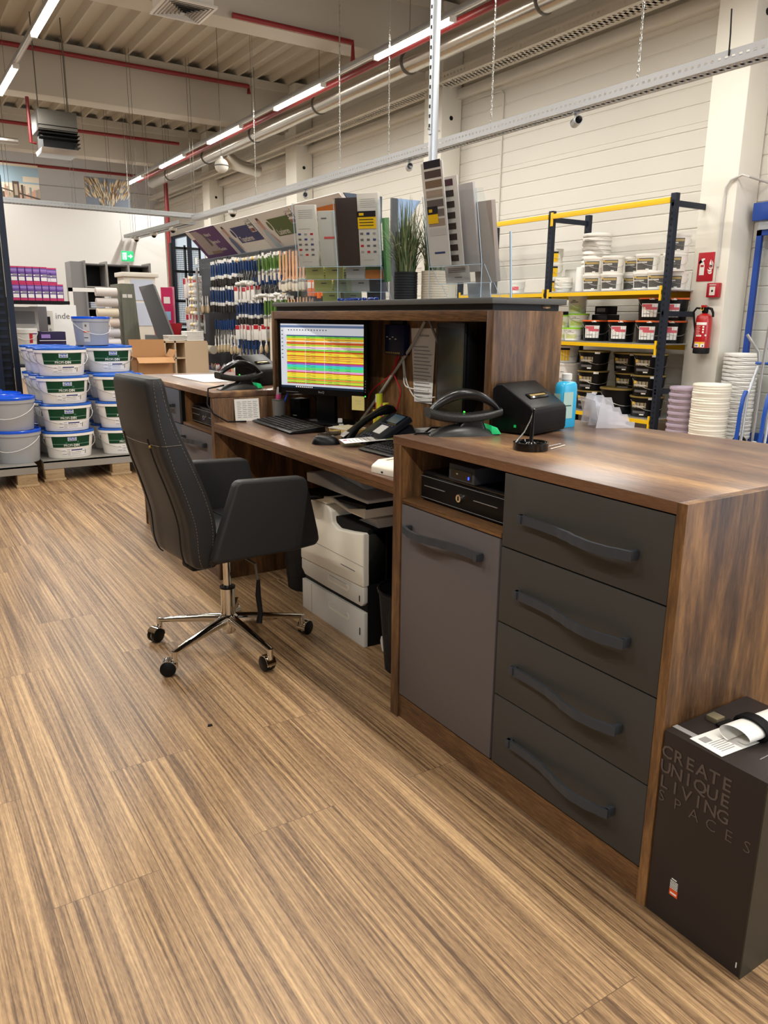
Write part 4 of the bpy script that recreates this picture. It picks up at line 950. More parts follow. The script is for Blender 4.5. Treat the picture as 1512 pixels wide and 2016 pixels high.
# ================================================================== UNDER THE DESK
t = thing('office_printer', 'ivory floor printer with two paper drawers under the desk', 'printer', (1.465, 2.40, 0))
W_ = .53
g = G(); g.box(.012, .42, .0, W_, .0, .48, black_matt, .004); g.build('dark_body', t)
g = G(); g.prism([(0, 0), (W_, 0), (W_, .135), (0, .145)], 'x', -.004, .014, ivory_dk, b=.003); d = g.build('paper_drawer', t)
g = G(); g.box(-.0045, -.0035, .44, .4415, .004, .135, ink)
g.prism(rrect(.17, .03, .012), 'x', -.006, -.003, ivory, T=T((0, .20, .09))); g.prism(rrect(.15, .018, .008), 'x', -.0075, -.005, ivory_dk, T=T((0, .20, .096))); g.box(-.006, -.003, .028, .033, .045, .075, black_matt); g.build('handle_recess', d)
g = G(); g.prism([(0, .185), (.02, .168), (.3, .162), (.5, .162), (W_, .185), (W_, .23), (0, .25)], 'x', -.006, .014, ivory_dk, b=.004); d = g.build('paper_drawer', t)
g = G(); g.prism(rrect(.17, .028, .012), 'x', -.009, -.005, ivory, T=T((0, .20, .212))); g.prism(rrect(.15, .016, .007), 'x', -.0105, -.007, ivory_dk, T=T((0, .20, .218))); g.box(-.008, -.005, .028, .033, .185, .21, black_matt); g.build('handle_recess', d)
g = G()
g.prism([(0, .25), (W_, .23), (W_, .50), (.30, .525), (.285, .52), (.25, .50), (.245, .455), (.20, .44), (.10, .452), (.0, .468)], 'x', -.010, .10, ivory, b=.008, seg=3)
g.prism([(.30, .30), (W_, .28), (W_, .505), (.33, .525)], 'x', .10, .40, ivory, b=.006)
g.box(.1, .40, 0, .02, .25, .47, black_matt)
g.build('front_cover', t)
g = G(); g.box(-.0105, -.0095, .0, W_, .335, .3365, ink); g.box(-.011, -.01, .06, .17, .30, .303, ink); g.lathe([(.009, -.011), (.010, -.0095)], gray_p, 14, (0, .5, .295), axis='x'); g.build('seam', t)
g = G(); g.box(.03, .40, .0, .28, .455, .475, gray_p, .004); g.prism([(.0, .475), (.16, .475), (.10, .50), (.02, .51)], 'x', .06, .30, paper_grey, b=.001); g.build('output_tray', t)
g = G(); g.prism([(-.02, .57), (.10, .545), (.24, .565), (.30, .555), (.44, .535), (.50, .54), (.50, .525), (.28, .525), (.24, .55), (.1, .53), (-.02, .53)], 'x', -.015, .40, ivory, b=.004); g.build('scanner_base', t)
g = G(); g.prism([(-.02, .58), (.5, .545), (.5, .54), (-.02, .565)], 'x', -.01, .4, black_matt); g.prism([(.30, .555), (.45, .545), (.43, .53), (.30, .545)], 'x', -.09, .0, black_gloss, b=.002); g.build('control_panel', t)
g = G(); g.prism([(-.02, .585), (.36, .585), (.47, .585), (.475, .625), (.40, .635), (.2, .612), (.05, .60), (-.02, .60)], 'x', -.005, .38, ivory_dk, b=.007, seg=3); g.prism([(.1, .61), (.38, .635), (.42, .66), (.2, .66)], 'x', .06, .36, ivory_dk, b=.005); g.build('document_feeder', t)
def bin_(loc, label, r=.135, h=.33):
    t = thing('waste_bin', label, 'waste bin', loc)
    g = G(); g.lathe([(r*.8, 0), (r, h), (r+.004, h+.002), (r+.004, h-.01), (r-.002, h-.003), (r*.79, .006), (.0001, .006)], binm, 32); g.build('basket', t)
    g = G(); g.tube([((r+.001)*cos(q), (r+.001)*sin(q), h) for q in [2*pi*k/32 for k in range(32)]], .005, black, 6, closed=True); g.build('rim', t)
    g = G()
    rr = random.Random(int(loc[1]*100))
    for k in range(9):
        c = Vector((rr.uniform(-.06, .06), rr.uniform(-.06, .06), rr.uniform(.06, h*.75))); pts = []
        b = bmesh.new(); bmesh.ops.create_icosphere(b, subdivisions=2, radius=.045)
        for v in b.verts: v.co = v.co*(1+rr.uniform(-.3, .25))+c
        g.bm(b, paper_grey)
    g.build('crumpled_paper', t, kind='stuff', ang=10)
bin_((1.62, 3.17, 0), 'dark mesh waste bin with crumpled paper, behind the floor printer', .13, .30)
bin_((1.525, 2.165, 0), 'tall black waste bin between the floor printer and the near counter', .125, .31)
# ================================================================== BACKGROUND LEFT
def pallet(loc, w, d, label, h=.15):
    t = thing('pallet', label, 'pallet', loc)
    g = G()
    for k in range(7): g.box(0, w, k*d/7+.006, (k+1)*d/7-.006, h-.022, h, raw_wood)
    for x in (.0, w/2-.07, w-.14): g.box(x, x+.14, 0, d, h-.044, h-.022, raw_wood)
    g.build('deck_boards', t)
    for x in (0.0, w/2-.07, w-.14):
        g = G()
        for y in (.0, d/2-.05, d-.1): g.box(x, x+.14, y, y+.1, .022, h-.044, raw_wood, .003)
        g.box(x-.01, x+.15, 0, d, 0, .022, raw_wood, .002); g.build('block_row', t)
    g = G(); g.box(-.005, w+.005, -.006, .0, h-.05, h+.012, mat('chequer_plate', (150, 146, 138), .45, .3, bump=.7, bscale=120)); g.box(-.005, w+.005, -.006, d, h, h+.012, MATS['chequer_plate']); g.build('chequer_plate', t)
pallet((.965, 6.33, 0), 1.15, .95, 'wooden pallet under the white paint tubs')
pallet((-.30, 6.20, 0), 1.19, .95, 'wooden pallet at the left edge under the grey buckets')
PZ = .163
def ell(cx, cy, a, b, th, r0=1.): return (cx+a*r0*cos(th), cy+b*r0*sin(th))
def oval_tub():
    t = thing('paint_tub', 'x', 'paint tub', (0, 0, 0), 0, 'white tubs with green labels on the pallet')
    a, b, h = .187, .135, .205; k = .86
    g = G(); g.lathe([(k-.02, 0), (k, .006), (.985, h-.012), (1.0, h-.03), (1.035, h-.03), (1.04, h-.006), (1.0, h-.004)], cream_tub, 40, sx=a, sy=b); g.build('tub_body', t)
    g = G(); g.lathe([(1.045, h-.010), (1.05, h+.002), (1.03, h+.006), (.97, h+.006), (.95, h-.001), (.0001, h-.001)], blue_lid, 40, sx=a, sy=b); g.build('lid', t)
    def wrap(z, u, off=.0012):      # u metres along the front, z height
        s = k+(1-k)*(z/h); th = -pi/2+u/a*1.02
        return (a*s*cos(th)*(1+off*6), b*s*sin(th)*(1+off*6)-off, z)
    def patch(g, u0, u1, z0, z1, m, off=.0012):
        n = max(2, int((u1-u0)/.015)+1); vs = [wrap(z, lerp(u0, u1, i/n), off) for z in (z0, z1) for i in range(n+1)]
        g.add(vs, [(i, i+1, n+2+i, n+1+i) for i in range(n)], m)
    g = G(); pl = mat('pale_green_line', (150, 190, 170), .5); dg = mat('mid_green_leaf', (40, 104, 72), .5)
    patch(g, -.162, .162, .088, .172, green_lab); patch(g, -.162, .162, .1125, .1145, pl, .0016)
    patch(g, -.03, .036, .138, .168, paper, .0016); patch(g, -.026, .032, .141, .166, logo_blue, .002)
    g.text('Herbol', paper, .023, lambda u, v: wrap(.147+v, .003+u, .0026), bold=.02, xs=.85)
    g.text('PROFI-', paper, .026, lambda u, v: wrap(.094+v, .012+u, .002), 'RIGHT'); g.text('DIN', paper, .026, lambda u, v: wrap(.094+v, .013+u, .002), 'LEFT', .03)
    patch(g, .04, .056, .122, .136, dg, .0016); patch(g, -.05, -.036, .118, .128, dg, .0016)
    patch(g, -.09, .12, .02, .074, mat('label_white', (236, 234, 232), .6), .0014); patch(g, -.01, .085, .06, .069, navy, .0018)
    for q in range(4): patch(g, -.045, -.018, .066-q*.013, .069-q*.013, ink, .0018)
    for q in range(3): patch(g, -.01, .07, .049-q*.01, .0505-q*.01, ink, .0018)
    patch(g, -.085, -.05, .03, .034, ink, .0018); patch(g, -.08, -.055, .06, .063, ink, .0018); patch(g, .11, .118, .03, .066, ink, .0018); patch(g, .092, .1, .05, .06, ink, .0018)
    g.build('printed_label', t)
    g = G(); P = []
    for i in range(17):
        q = i/16; th = -pi*(q); P.append((a*1.05*cos(th), b*1.07*sin(th)-.004, .155-.10*sin(pi*q)**.8))
    g.tube(P, .0022, steel, 6)
    for s in (-1, 1): g.lathe([(.0001, 0), (.012, 0), (.012, .006), (.0001, .007)], white_p, 10, (s*a*1.0, 0, .16), axis='x')
    g.build('wire_handle', t)
    return t
TUB = oval_tub(); used = [False]
def put(proto, flag, loc, rz, label, **k):
    if not flag[0]:
        flag[0] = True; proto.location = loc; proto.rotation_euler = (0, 0, rz); proto['label'] = label
        if 'scale' in k and k['scale']: proto.scale = k['scale']
        if 'group' in k and k['group']: proto['group'] = k['group']
        return proto
    return dup(proto, loc, rz, label, **k)
lev = ['bottom one', 'second from below', 'third from below', 'top one']
for cx, n, nm in ((1.19, 4, 'front left stack'), (1.615, 3, 'front right stack')):
    for k in range(n): put(TUB, used, (cx-.002*k, 6.50+.004*(k % 2), PZ+k*.2135), radians(random.uniform(-3, 3)), 'white oval tub with green label, %s of the %s' % (lev[3] if k == n-1 else lev[k], nm))
for cx, yy, n, nm in ((1.18, 6.80, 4, 'second left stack from the front'), (1.175, 7.10, 4, 'third left stack from the front'), (1.62, 6.80, 4, 'second right stack from the front'), (1.62, 7.10, 4, 'third right stack from the front')):
    for k in range(n): put(TUB, used, (cx, yy, PZ+k*.2135), radians(random.uniform(-3, 3)), 'white oval tub, %s of the %s' % (lev[k], nm), group='white tubs behind the front stacks')
def round_bucket(r, h, body, lid, lab=None):
    t = thing('bucket', 'x', 'bucket', (0, 0, 0))
    g = G(); g.lathe([(r*.86, 0), (r*.88, .006), (r*.985, h-.02), (r*.985, h-.04), (r*1.02, h-.04), (r*1.03, h-.014), (r, h-.01)], body, 32); g.build('bucket_body', t)
    g = G(); g.lathe([(r*1.04, h-.016), (r*1.045, h), (r*1.02, h+.004), (r*.97, h+.004), (r*.955, h-.006), (.0001, h-.006)], lid, 32); g.build('lid', t)
    g = G(); P = [(r*1.04*cos(-pi*q/14-.15), r*1.05*sin(-pi*q/14-.15)-.002, h*.80-.42*h*sin(pi*q/14)) for q in range(15)]
    g.tube(P, .0022, white_p, 6); g.build('wire_handle', t)
    if lab:
        g = G(); lab(g, r, h); g.build('printed_label', t)
    return t
def rpatch(g, r, h, a0, a1, z0, z1, m, off=.0012, k=.86):
    n = max(2, int(abs(a1-a0)*r/.015)+1); vs = []
    for z in (z0, z1):
        for i in range(n+1): th = lerp(a0, a1, i/n); rr = r*(k+.02+(.965-k)*z/h)+off; vs.append((rr*cos(th), rr*sin(th), z))
    g.add(vs, [(i, i+1, n+2+i, n+1+i) for i in range(n)], m)
def lab_grey(g, r, h):
    rpatch(g, r, h, -2.62, -2.25, .03, .20, mat('beige_label', (196, 192, 184), .6)); rpatch(g, r, h, -2.62, -2.27, .11, .122, orange, .002); rpatch(g, r, h, -2.6, -2.35, .06, .07, ink, .002); rpatch(g, r, h, -2.5, -2.4, .16, .18, ink, .002)
GB = round_bucket(.158, .245, grey_tub, blue_lid2, lab_grey); used = [False]; gg = 'grey buckets with bright blue lids'
put(GB, used, (1.53, 6.95, PZ+4*.2135), radians(20), 'grey bucket with bright blue lid standing on top of the white tubs', group=gg, scale=(.93, .93, .93))
for (cx, cy, n, nm) in ((.81, 6.47, 2, 'front stack of the left pallet'), (.76, 6.80, 2, 'middle stack of the left pallet'), (.66, 7.1, 2, 'back stack of the left pallet'), (.48, 6.47, 2, 'stack cut by the left photo edge')):
    for k in range(n): put(GB, used, (cx-(.02*k), cy, .162+k*.248), radians(-25+10*k), 'grey bucket with bright blue lid, %s of the %s' % (('lower', 'upper')[k], nm), group=gg, scale=(1.07, 1.07, 1))
# dark shelving at the left edge
t = thing('dark_shelf_rack', 'dark blue steel shelving with perforated side at the left edge', 'shelf', (0, 0, 0))
g = G()
for y in (7.25, 7.75): g.box(.80, .86, y, y+.03, 0, 2.9, rack_dark)
for x0 in (.835,): 
    g.box(.955, 1.0, 7.3, 7.345, 0, 2.35, rack_dark); g.box(.965, .99, 7.8, 7.83, 0, 2.35, rack_dark)
g.build('upright', t)
g = G(); g.box(.6, .95, 7.32, 7.33, .3, 2.1, peg_dark)
for k in range(26): g.box(.62, .93, 7.315, 7.32, .35+k*.065, .375+k*.065, rack_dark)
g.build('perforated_panel', t)
g = G(); g.box(.95, 1.58, 7.98, 8.4, 1.355, 1.385, black_matt); g.prism([(7.5, 1.30), (8.3, 1.34), (8.3, 1.36), (7.5, 1.36)], 'x', .99, 1.0, black_matt); g.box(.98, 1.55, 8.36, 8.4, 1.385, 1.42, black_matt)
g.prism([(7.98, 1.29), (8.4, 1.20), (8.4, 1.355), (7.98, 1.355)], 'x', 1.05, 1.07, black_matt)
g.build('shelf_board', t)
g = G(); g.box(.95, 1.9, 7.95, 8.45, .78, .80, rack_dark); g.build('shelf_board', t)
def carton_proto():
    t = thing('wallpaper_paste_box', 'x', 'box', (0, 0, 0), 0, 'violet paste boxes on the dark shelf')
    w, d, h = .060, .10, .150
    g = G(); g.box(0, w, 0, d, 0, h, purple, .001); g.build('carton', t)
    g = G(); g.box(0.0005, w-.0005, -.0009, 0, .0, .022, magenta); g.box(.0005, w-.0005, -.0009, 0, .138, h, magenta); g.box(.004, w-.006, -.0011, -.0002, .025, .058, paper); g.box(.02, w-.004, -.0012, -.0004, .066, .084, gray_p); g.box(.004, .018, -.0012, -.0004, .068, .08, paper); g.box(.006, w-.008, -.0012, -.0004, .1, .104, lilac); g.box(.004, w-.004, -.0010, -.0001, .108, .128, lilac); g.build('printed_front', t)
    return t
CB = carton_proto(); used = [False]
for r, n in ((0, 7), (1, 7)):
    for k in range(n):
        back = r == 1 and k >= 5
        put(CB, used, (1.095+.0635*k+(.0 if r == 0 else -.004)-(.012*(k-4) if back else 0), 8.0+(.11 if back else 0), 1.386+r*.151), 0, 'violet and pink paste box, %s of the %s row on the dark shelf' % (['leftmost', 'second', 'third', 'fourth', 'fifth', 'sixth', 'rightmost'][k], ['lower', 'upper'][r]))
def lab_red(g, r, h): rpatch(g, r, h, -1.45, -1.1, .03, .13, red, .0015); rpatch(g, r, h, -1.1, -.35, .05, .13, paper_grey, .0015); rpatch(g, r, h, -1.1, -.35, .11, .13, purple, .002)
RT = round_bucket(.095, .16, white_p, white_p, lab_red); used = [False]
for x, z, l in ((1.19, .80, 'small white tub with red label, left one of the lower row'), (1.40, .80, 'small white tub with red label, middle one of the lower row'), (1.60, .80, 'small white tub with red label, right one of the lower row'), (1.19, .966, 'small white tub with red label, upper one above the lower row')):
    put(RT, used, (x, 8.1, z+.004), 0, l+' behind the paint tubs', group='small white tubs with red labels')
g = G(); g.box(0, .24, 0, .2, 0, .13, mat('dark_violet_card', (40, 30, 66), .5), .002); g.box(.02, .1, -.001, 0, .07, .105, lilac); g.box(.0, .24, -.0012, 0, .045, .05, paper); g.build('violet_carton', label='dark violet carton beside the small white tubs', cat='box', loc=(1.30, 8.1, .972))
# far furniture, each thing by itself
def simple(name, label, cat, fn, loc=(0, 0, 0), rz=0, **k):
    g = G(M=T((0, 0, 0), rz)); fn(g); return g.build(name, label=label, cat=cat, loc=loc, **k)
t = thing('display_board', 'white display board printed inde with swatch cards, behind the violet boxes', 'display', (1.44, 8.9, 0))
g = G(); g.box(0, .38, 0, .06, 0, 1.36, white_wall, .003); g.box(-.0, .14, -.012, 0, .7, 1.30, cream); g.build('board', t)
g = G(); g.text('inde', ink, .085, lambda u, v: (.165+u, -.002, 1.22+v), 'LEFT'); g.build('lettering', t)
g = G()
for k in range(5): g.box(.03+k*.022, .042+k*.022, -.02, -.012, .75, 1.12, (paper_grey, skin, paper, gray_p, cream)[k])
g.box(.02, .06, -.02, -.012, 1.16, 1.24, ink_dk); g.box(.08, .11, -.02, -.012, 1.16, 1.24, ink_dk); g.build('swatch_card', t)
simple('framed_sample', 'cream framed sample panel under the violet boxes', 'display', lambda g: (g.box(0, .33, 0, .05, 0, .53, cream, .004), g.box(.03, .30, -.005, 0, .36, .49, gray_p), g.box(.03, .30, -.012, -.004, .30, .37, paper)), (1.02, 8.36, .8005))
simple('grey_box_file', 'dark grey upright sample folder beside the white display board', 'folder', lambda g: g.box(0, .14, 0, .2, 0, .52, ink, .003), (1.36, 8.75, .82))
t = thing('cube_shelving', 'open grey shelving with black compartments against the far wall', 'shelf', (3.25, 15, 0))
g = G()
for x in (0, .38, .77, 1.16): g.box(x, x+.03, -.05, .45, 0, 2.2, gray_p if x else mat('mid_grey_panel', (128, 128, 130), .6))
g.box(-.22, 0, .0, .45, .0, 2.18, MATS['mid_grey_panel'])
for z in (2.13, 1.74, 1.36, .95, .5): g.box(0, 1.18, 0, .45, z, z+.025, gray_p if z < 2 else ink)
g.build('frame', t)
g = G(); g.box(0, 1.18, .43, .45, 0, 2.15, black_matt); g.build('back_panel', t)
for k, (x, z, l) in enumerate(((3.33, 1.39, 'upper'), (3.33, .98, 'lower'), (3.33, 1.12, 'middle'))): simple('folded_cloths', 'stack of pale folded cloths, %s one in the grey shelving' % l, 'cloth', lambda g: [g.box(0, .26, 0, .3, q*.035, q*.035+.03, mat('pale_blue_cloth', (200, 210, 230), .9), .01) for q in range(3)], (x, 15.02, z))
t = thing('white_stand', 'white metal frame stand behind the single grey bucket', 'stand', (2.02, 10.2, 0))
g = G(); g.box(0, .045, 0, .04, 0, 1.58, white_p); g.box(.42, .465, 0, .04, 0, 1.58, white_p); g.box(0, .465, 0, .04, 1.535, 1.58, white_p); g.build('frame', t)
g = G(); g.box(.47, .56, -.02, .06, 0, 1.56, mat('pale_blue_post', (206, 222, 240), .4)); g.build('side_post', t)
# wallpaper roll stand
t = thing('wallpaper_stand', 'grey-green A-shaped stand holding wallpaper rolls', 'stand', (2.46, 9.5, 0))
g = G(); g.prism([(.0, 0), (.245, 0), (.15, 1.62), (.0, 1.62)], 'y', 0, .5, green_wood, b=.002); g.build('side_board', t)
g = G(); g.box(.01, .06, -.004, 0, 1.46, 1.50, paper_grey); g.box(.07, .12, -.004, 0, 1.46, 1.50, paper_grey); g.build('label_plate', t)
for k in range(7):
    c = [(206, 198, 192), (196, 188, 184), (214, 202, 180), (202, 186, 176), (188, 186, 192), (208, 204, 206), (200, 196, 190)][k]
    rr = thing('wallpaper_roll', 'patterned pale wallpaper roll, %s from the top of the A-shaped stand' % ['first', 'second', 'third', 'fourth', 'fifth', 'sixth', 'seventh'][k], 'wallpaper roll', (2.18, 9.56, 1.52-k*.115), 0, 'wallpaper rolls on the A-shaped stand')
    g = G(); g.lathe([(.035, 0), (.05, .002), (.05, .24), (.035, .242)], mat('wallpaper_%d' % k, c, .8, bump=.8, bscale=40), 18, axis='x'); g.build('roll', rr)
    g = G(); g.lathe([(.034, .236), (.04, .2425), (.0001, .2425)], ink_dk, 14, axis='x'); g.build('core', rr)
# leaning slab, cream cabinet, wooden pigeonholes, cardboard boxes, pink poster
simple('leaning_sample_board', 'dark grey sample board leaning diagonally beside the A-shaped stand', 'board', lambda g: (g.prism([(0, 1.62), (.17, 1.66), (.74, 0), (.50, 0)], 'y', 0, .05, mat('slate_board', (92, 90, 90), .6), b=.002), g.prism([(.17, 1.66), (.2, 1.64), (.765, 0), (.74, 0)], 'y', -.01, .05, gray_p)), (2.93, 10.4, 0))
t = thing('cream_cabinet', 'cream glazed display cabinet far behind the A-shaped stand', 'cabinet', (3.42, 13, 0))
g = G(); g.box(0, .5, .0, .4, 0, 1.86, cream, .004); g.box(-.04, .55, -.04, .42, 1.86, 1.93, cream, .01); g.build('carcass', t)
g = G(); g.box(.1, .46, -.01, 0, 1.50, 1.82, mat('pale_glass', (196, 206, 226), .2)); g.box(.1, .46, -.01, 0, 1.1, 1.46, MATS['pale_glass']); g.build('glass_pane', t)
simple('grey_plinth_box', 'grey box plinth between the A-shaped stand and the open carton', 'box', lambda g: g.box(0, .26, 0, .3, 0, .88, panel_grey, .003), (2.72, 9.3, 0))
t = thing('pigeonhole_unit', 'light wooden pigeonhole unit behind the open carton', 'shelf', (2.74, 8.9, 0))
g = G(); w_ = mat('birch_board', (206, 182, 150), .6)
for x in (0, .12, .24, .5): g.box(x, x+.018, 0, .3, 0, .98, w_)
g.box(0, .518, 0, .3, .962, .98, w_); g.box(.24, .51, -.002, .0, .0, .98, w_); g.box(0, .25, 0, .3, .78, .795, w_); g.box(0, .518, .28, .3, 0, .98, w_); g.build('frame', t)
for q, (x, z, n, l) in enumerate(((2.80, .98, 3, 'cream folded cloths on the pigeonhole unit, left pile'), (3.02, .98, 5, 'white papers piled on the pigeonhole unit, right pile'))):
    simple('cloth_pile' if q == 0 else 'paper_pile', l, 'pile', lambda g: [g.box(.0+.004*(k % 2), .2, 0, .2, k*.022, k*.022+.019, (cream, paper)[q], .004) for k in range(n)], (x, 8.92, z+.001))
simple('pink_poster', 'pink and red poster board left of the black perforated panels', 'poster', lambda g: (g.box(0, .16, 0, .02, 0, 1.65, magenta), g.box(.03, .12, -.003, 0, 1.43, 1.52, paper), g.box(.03, .12, -.003, 0, 1.2, 1.32, mat('pale_blue_print', (150, 190, 226), .6)), g.box(.13, .2, .03, .06, 0, 1.66, mat('pink_card', (232, 150, 176), .7))), (3.45, 11.2, 0))
simple('red_basket', 'red shopping basket on the floor side of the pink poster', 'basket', lambda g: g.loft([[Vector((u, v, z)) for u, v in rrect(.3+s, .22+s, .03)] for z, s in ((0, 0), (.16, .05))], mat('basket_red', (180, 24, 40), .4)), (3.37, 10.75, 1.002))
simple('side_counter', 'dark low counter carrying the red basket', 'counter', lambda g: g.box(0, .4, 0, .6, 0, 1.0, panel_grey), (3.17, 10.55, 0))
def carton(loc, w, d, h, label, opened):
    t = thing('cardboard_box', label, 'box', loc, radians(-4)); g = G()
    if opened:
        for a in ((0, w, 0, .006), (0, w, d-.006, d), (0, .006, 0, d), (w-.006, w, 0, d)): g.box(*a, 0, h, cardboard)
        g.box(0, w, 0, d, 0, .006, cardboard_in); g.build('carton', t)
        g = G(); M0 = T((0, 0, h), 0, radians(25)); g.M = M0; g.box(0, w, -.11, 0, -.003, .003, cardboard); g.M = T((0, d, h), 0, radians(70)); g.box(0, w, 0, .17, -.003, .003, cardboard_in)
        g.M = T((0, 0, h), 0, 0, radians(25)); g.box(-.05, 0, 0, d, -.003, .003, cardboard); g.M = T((w, 0, h), 0, 0, radians(-60)); g.box(0, .08, 0, d, -.003, .003, cardboard); g.build('flap', t)
    else: g.box(0, w, 0, d, 0, h, cardboard, .003); g.build('carton', t); g = G(); g.box(0, w, d/2-.025, d/2+.025, h, h+.0008, skin); g.build('tape', t)
    return t
carton((2.04, 7.5, 0), .36, .3, .55, 'closed carton under the open cardboard box', False)
carton((2.04, 7.5, .552), .34, .28, .32, 'open brown cardboard box with raised flaps behind the chair back', True)
# hanging pictures
def picture(loc, w, h, label, fn):
    t = thing('hanging_picture', label, 'picture', loc, 0, None)
    g = G(); g.box(0, w, 0, .03, 0, h, mat('canvas_edge', (176, 140, 88), .7), .002); g.build('canvas', t)
    g = G(); fn(g, w, h); g.build('printed_image', t)
    g = G(); g.tube([(.05, .015, h), (.05, .015, 5.4-loc[2])], .003, steel_dark, 4); g.tube([(w-.05, .015, h), (w-.05, .015, 5.4-loc[2])], .003, steel_dark, 4); g.build('suspension_wire', t)
sky_p = mat('printed_sky', (158, 184, 200), .7); cloud_p = mat('printed_cloud', (222, 210, 190), .7); city_p = mat('printed_city', (168, 150, 130), .7); dark_p = mat('printed_dark', (84, 72, 62), .7)
def city(g, w, h):
    g.box(0, w, -.002, 0, 0, h, cloud_p); g.box(0, w, -.003, -.001, h*.45, h*.93, sky_p); g.box(w*.7, w, -.004, -.002, h*.5, h*.66, cloud_p)
    r = random.Random(3)
    for k in range(26): x = w*k/26; g.box(x, x+w/24, -.005, -.003, 0, h*(.12+.3*r.random()), (city_p, dark_p, gray_p, skin)[r.randrange(4)])
    g.prism([(0, h*.36), (w, h*.0), (w, -.0+h*.05), (0, h*.40)], 'y', -.007, -.005, dark_p); g.box(w*.5, w*.62, -.008, -.005, .0, h*.5, dark_p); g.box(w*.53, w*.59, -.009, -.007, h*.1, h*.42, city_p)
def wheat(g, w, h):
    g.box(0, w, -.002, 0, 0, h, mat('printed_slate', (110, 118, 130), .7)); r = random.Random(5); e1 = mat('wheat_brown', (120, 88, 52), .8); e2 = mat('wheat_pale', (206, 190, 160), .8); e3 = mat('wheat_gold', (170, 138, 92), .8)
    for k in range(280):
        x = r.uniform(.02, w-.02); z = r.uniform(0, h*.75)+(.25*h if abs(x-w/2) > w*.18 else 0); z = min(z, h*.8); a = (x-w/2)/w*1.6; L = r.uniform(.08, .17); dx, dz = sin(a), cos(a)
        p = [(x-dz*.006, z+dx*.006), (x+dx*L*.5-dz*.011, z+dz*L*.5), (x+dx*L, z+dz*L), (x+dx*L*.5+dz*.011, z+dz*L*.5), (x+dz*.006, z)]
        p = [(min(max(u, 0), w), min(max(v, 0), h)) for u, v in p]
        k2 = -.003-.00004*k; g.add([(u, k2, v) for u, v in p], [(0, 1, 2, 3, 4)], (e1, e2, e3, e2)[k % 4])
picture((2.1, 17.5, 3.46), .98, .64, 'hanging canvas picture of a city skyline and bridge at the left edge', city)
picture((3.95, 17.5, 3.44), .90, .56, 'hanging canvas picture of wheat ears against a grey sky', wheat)

# ================================================================== BRUSH WALL
BX = 4.02       # face of the back panel
t = thing('tool_wall', 'long slate grey shop wall unit with hooks full of painting tools', 'shop wall', (0, 0, 0))
g = G(); g.box(BX, BX+.04, 6.9, 11.2, .1, 2.05, panel_grey)
for y in (8.0, 9.05, 10.1): g.box(BX-.003, BX, y, y+.006, .1, 2.05, ink_dk)
g.build('back_panel', t)
g = G(); g.box(3.62, 4.4, 6.9, 11.3, .0, .5, black_matt); g.box(3.60, 3.64, 6.9, 11.32, .52, .575, white_p); g.box(3.62, BX, 6.9, 11.3, .50, .53, panel_grey); g.build('base_shelf', t)
g = G()
for y0 in (11.30,):
    for x in (3.66, 3.86, 4.08): g.box(x-.012, x+.012, y0, y0+.03, .0, 2.24, peg_dark)
    for z in (2.18, 1.86, 1.45, 1.05, .7): g.box(3.66, 4.08, y0, y0+.03, z, z+.035, peg_dark)
    for i in range(18): g.box(3.67+i*.023, 3.674+i*.023, y0+.01, y0+.014, 0, 2.2, peg_dark)
    for j in range(70): g.box(3.66, 4.08, y0+.01, y0+.014, .3+j*.027, .306+j*.027, peg_dark)
g.build('perforated_side', t)
g = G(); g.prism([(3.64, 11.26), (3.68, 11.26), (3.68, 11.34), (3.64, 11.34)], 'z', 0, 2.26, peg_dark); g.build('front_post', t)
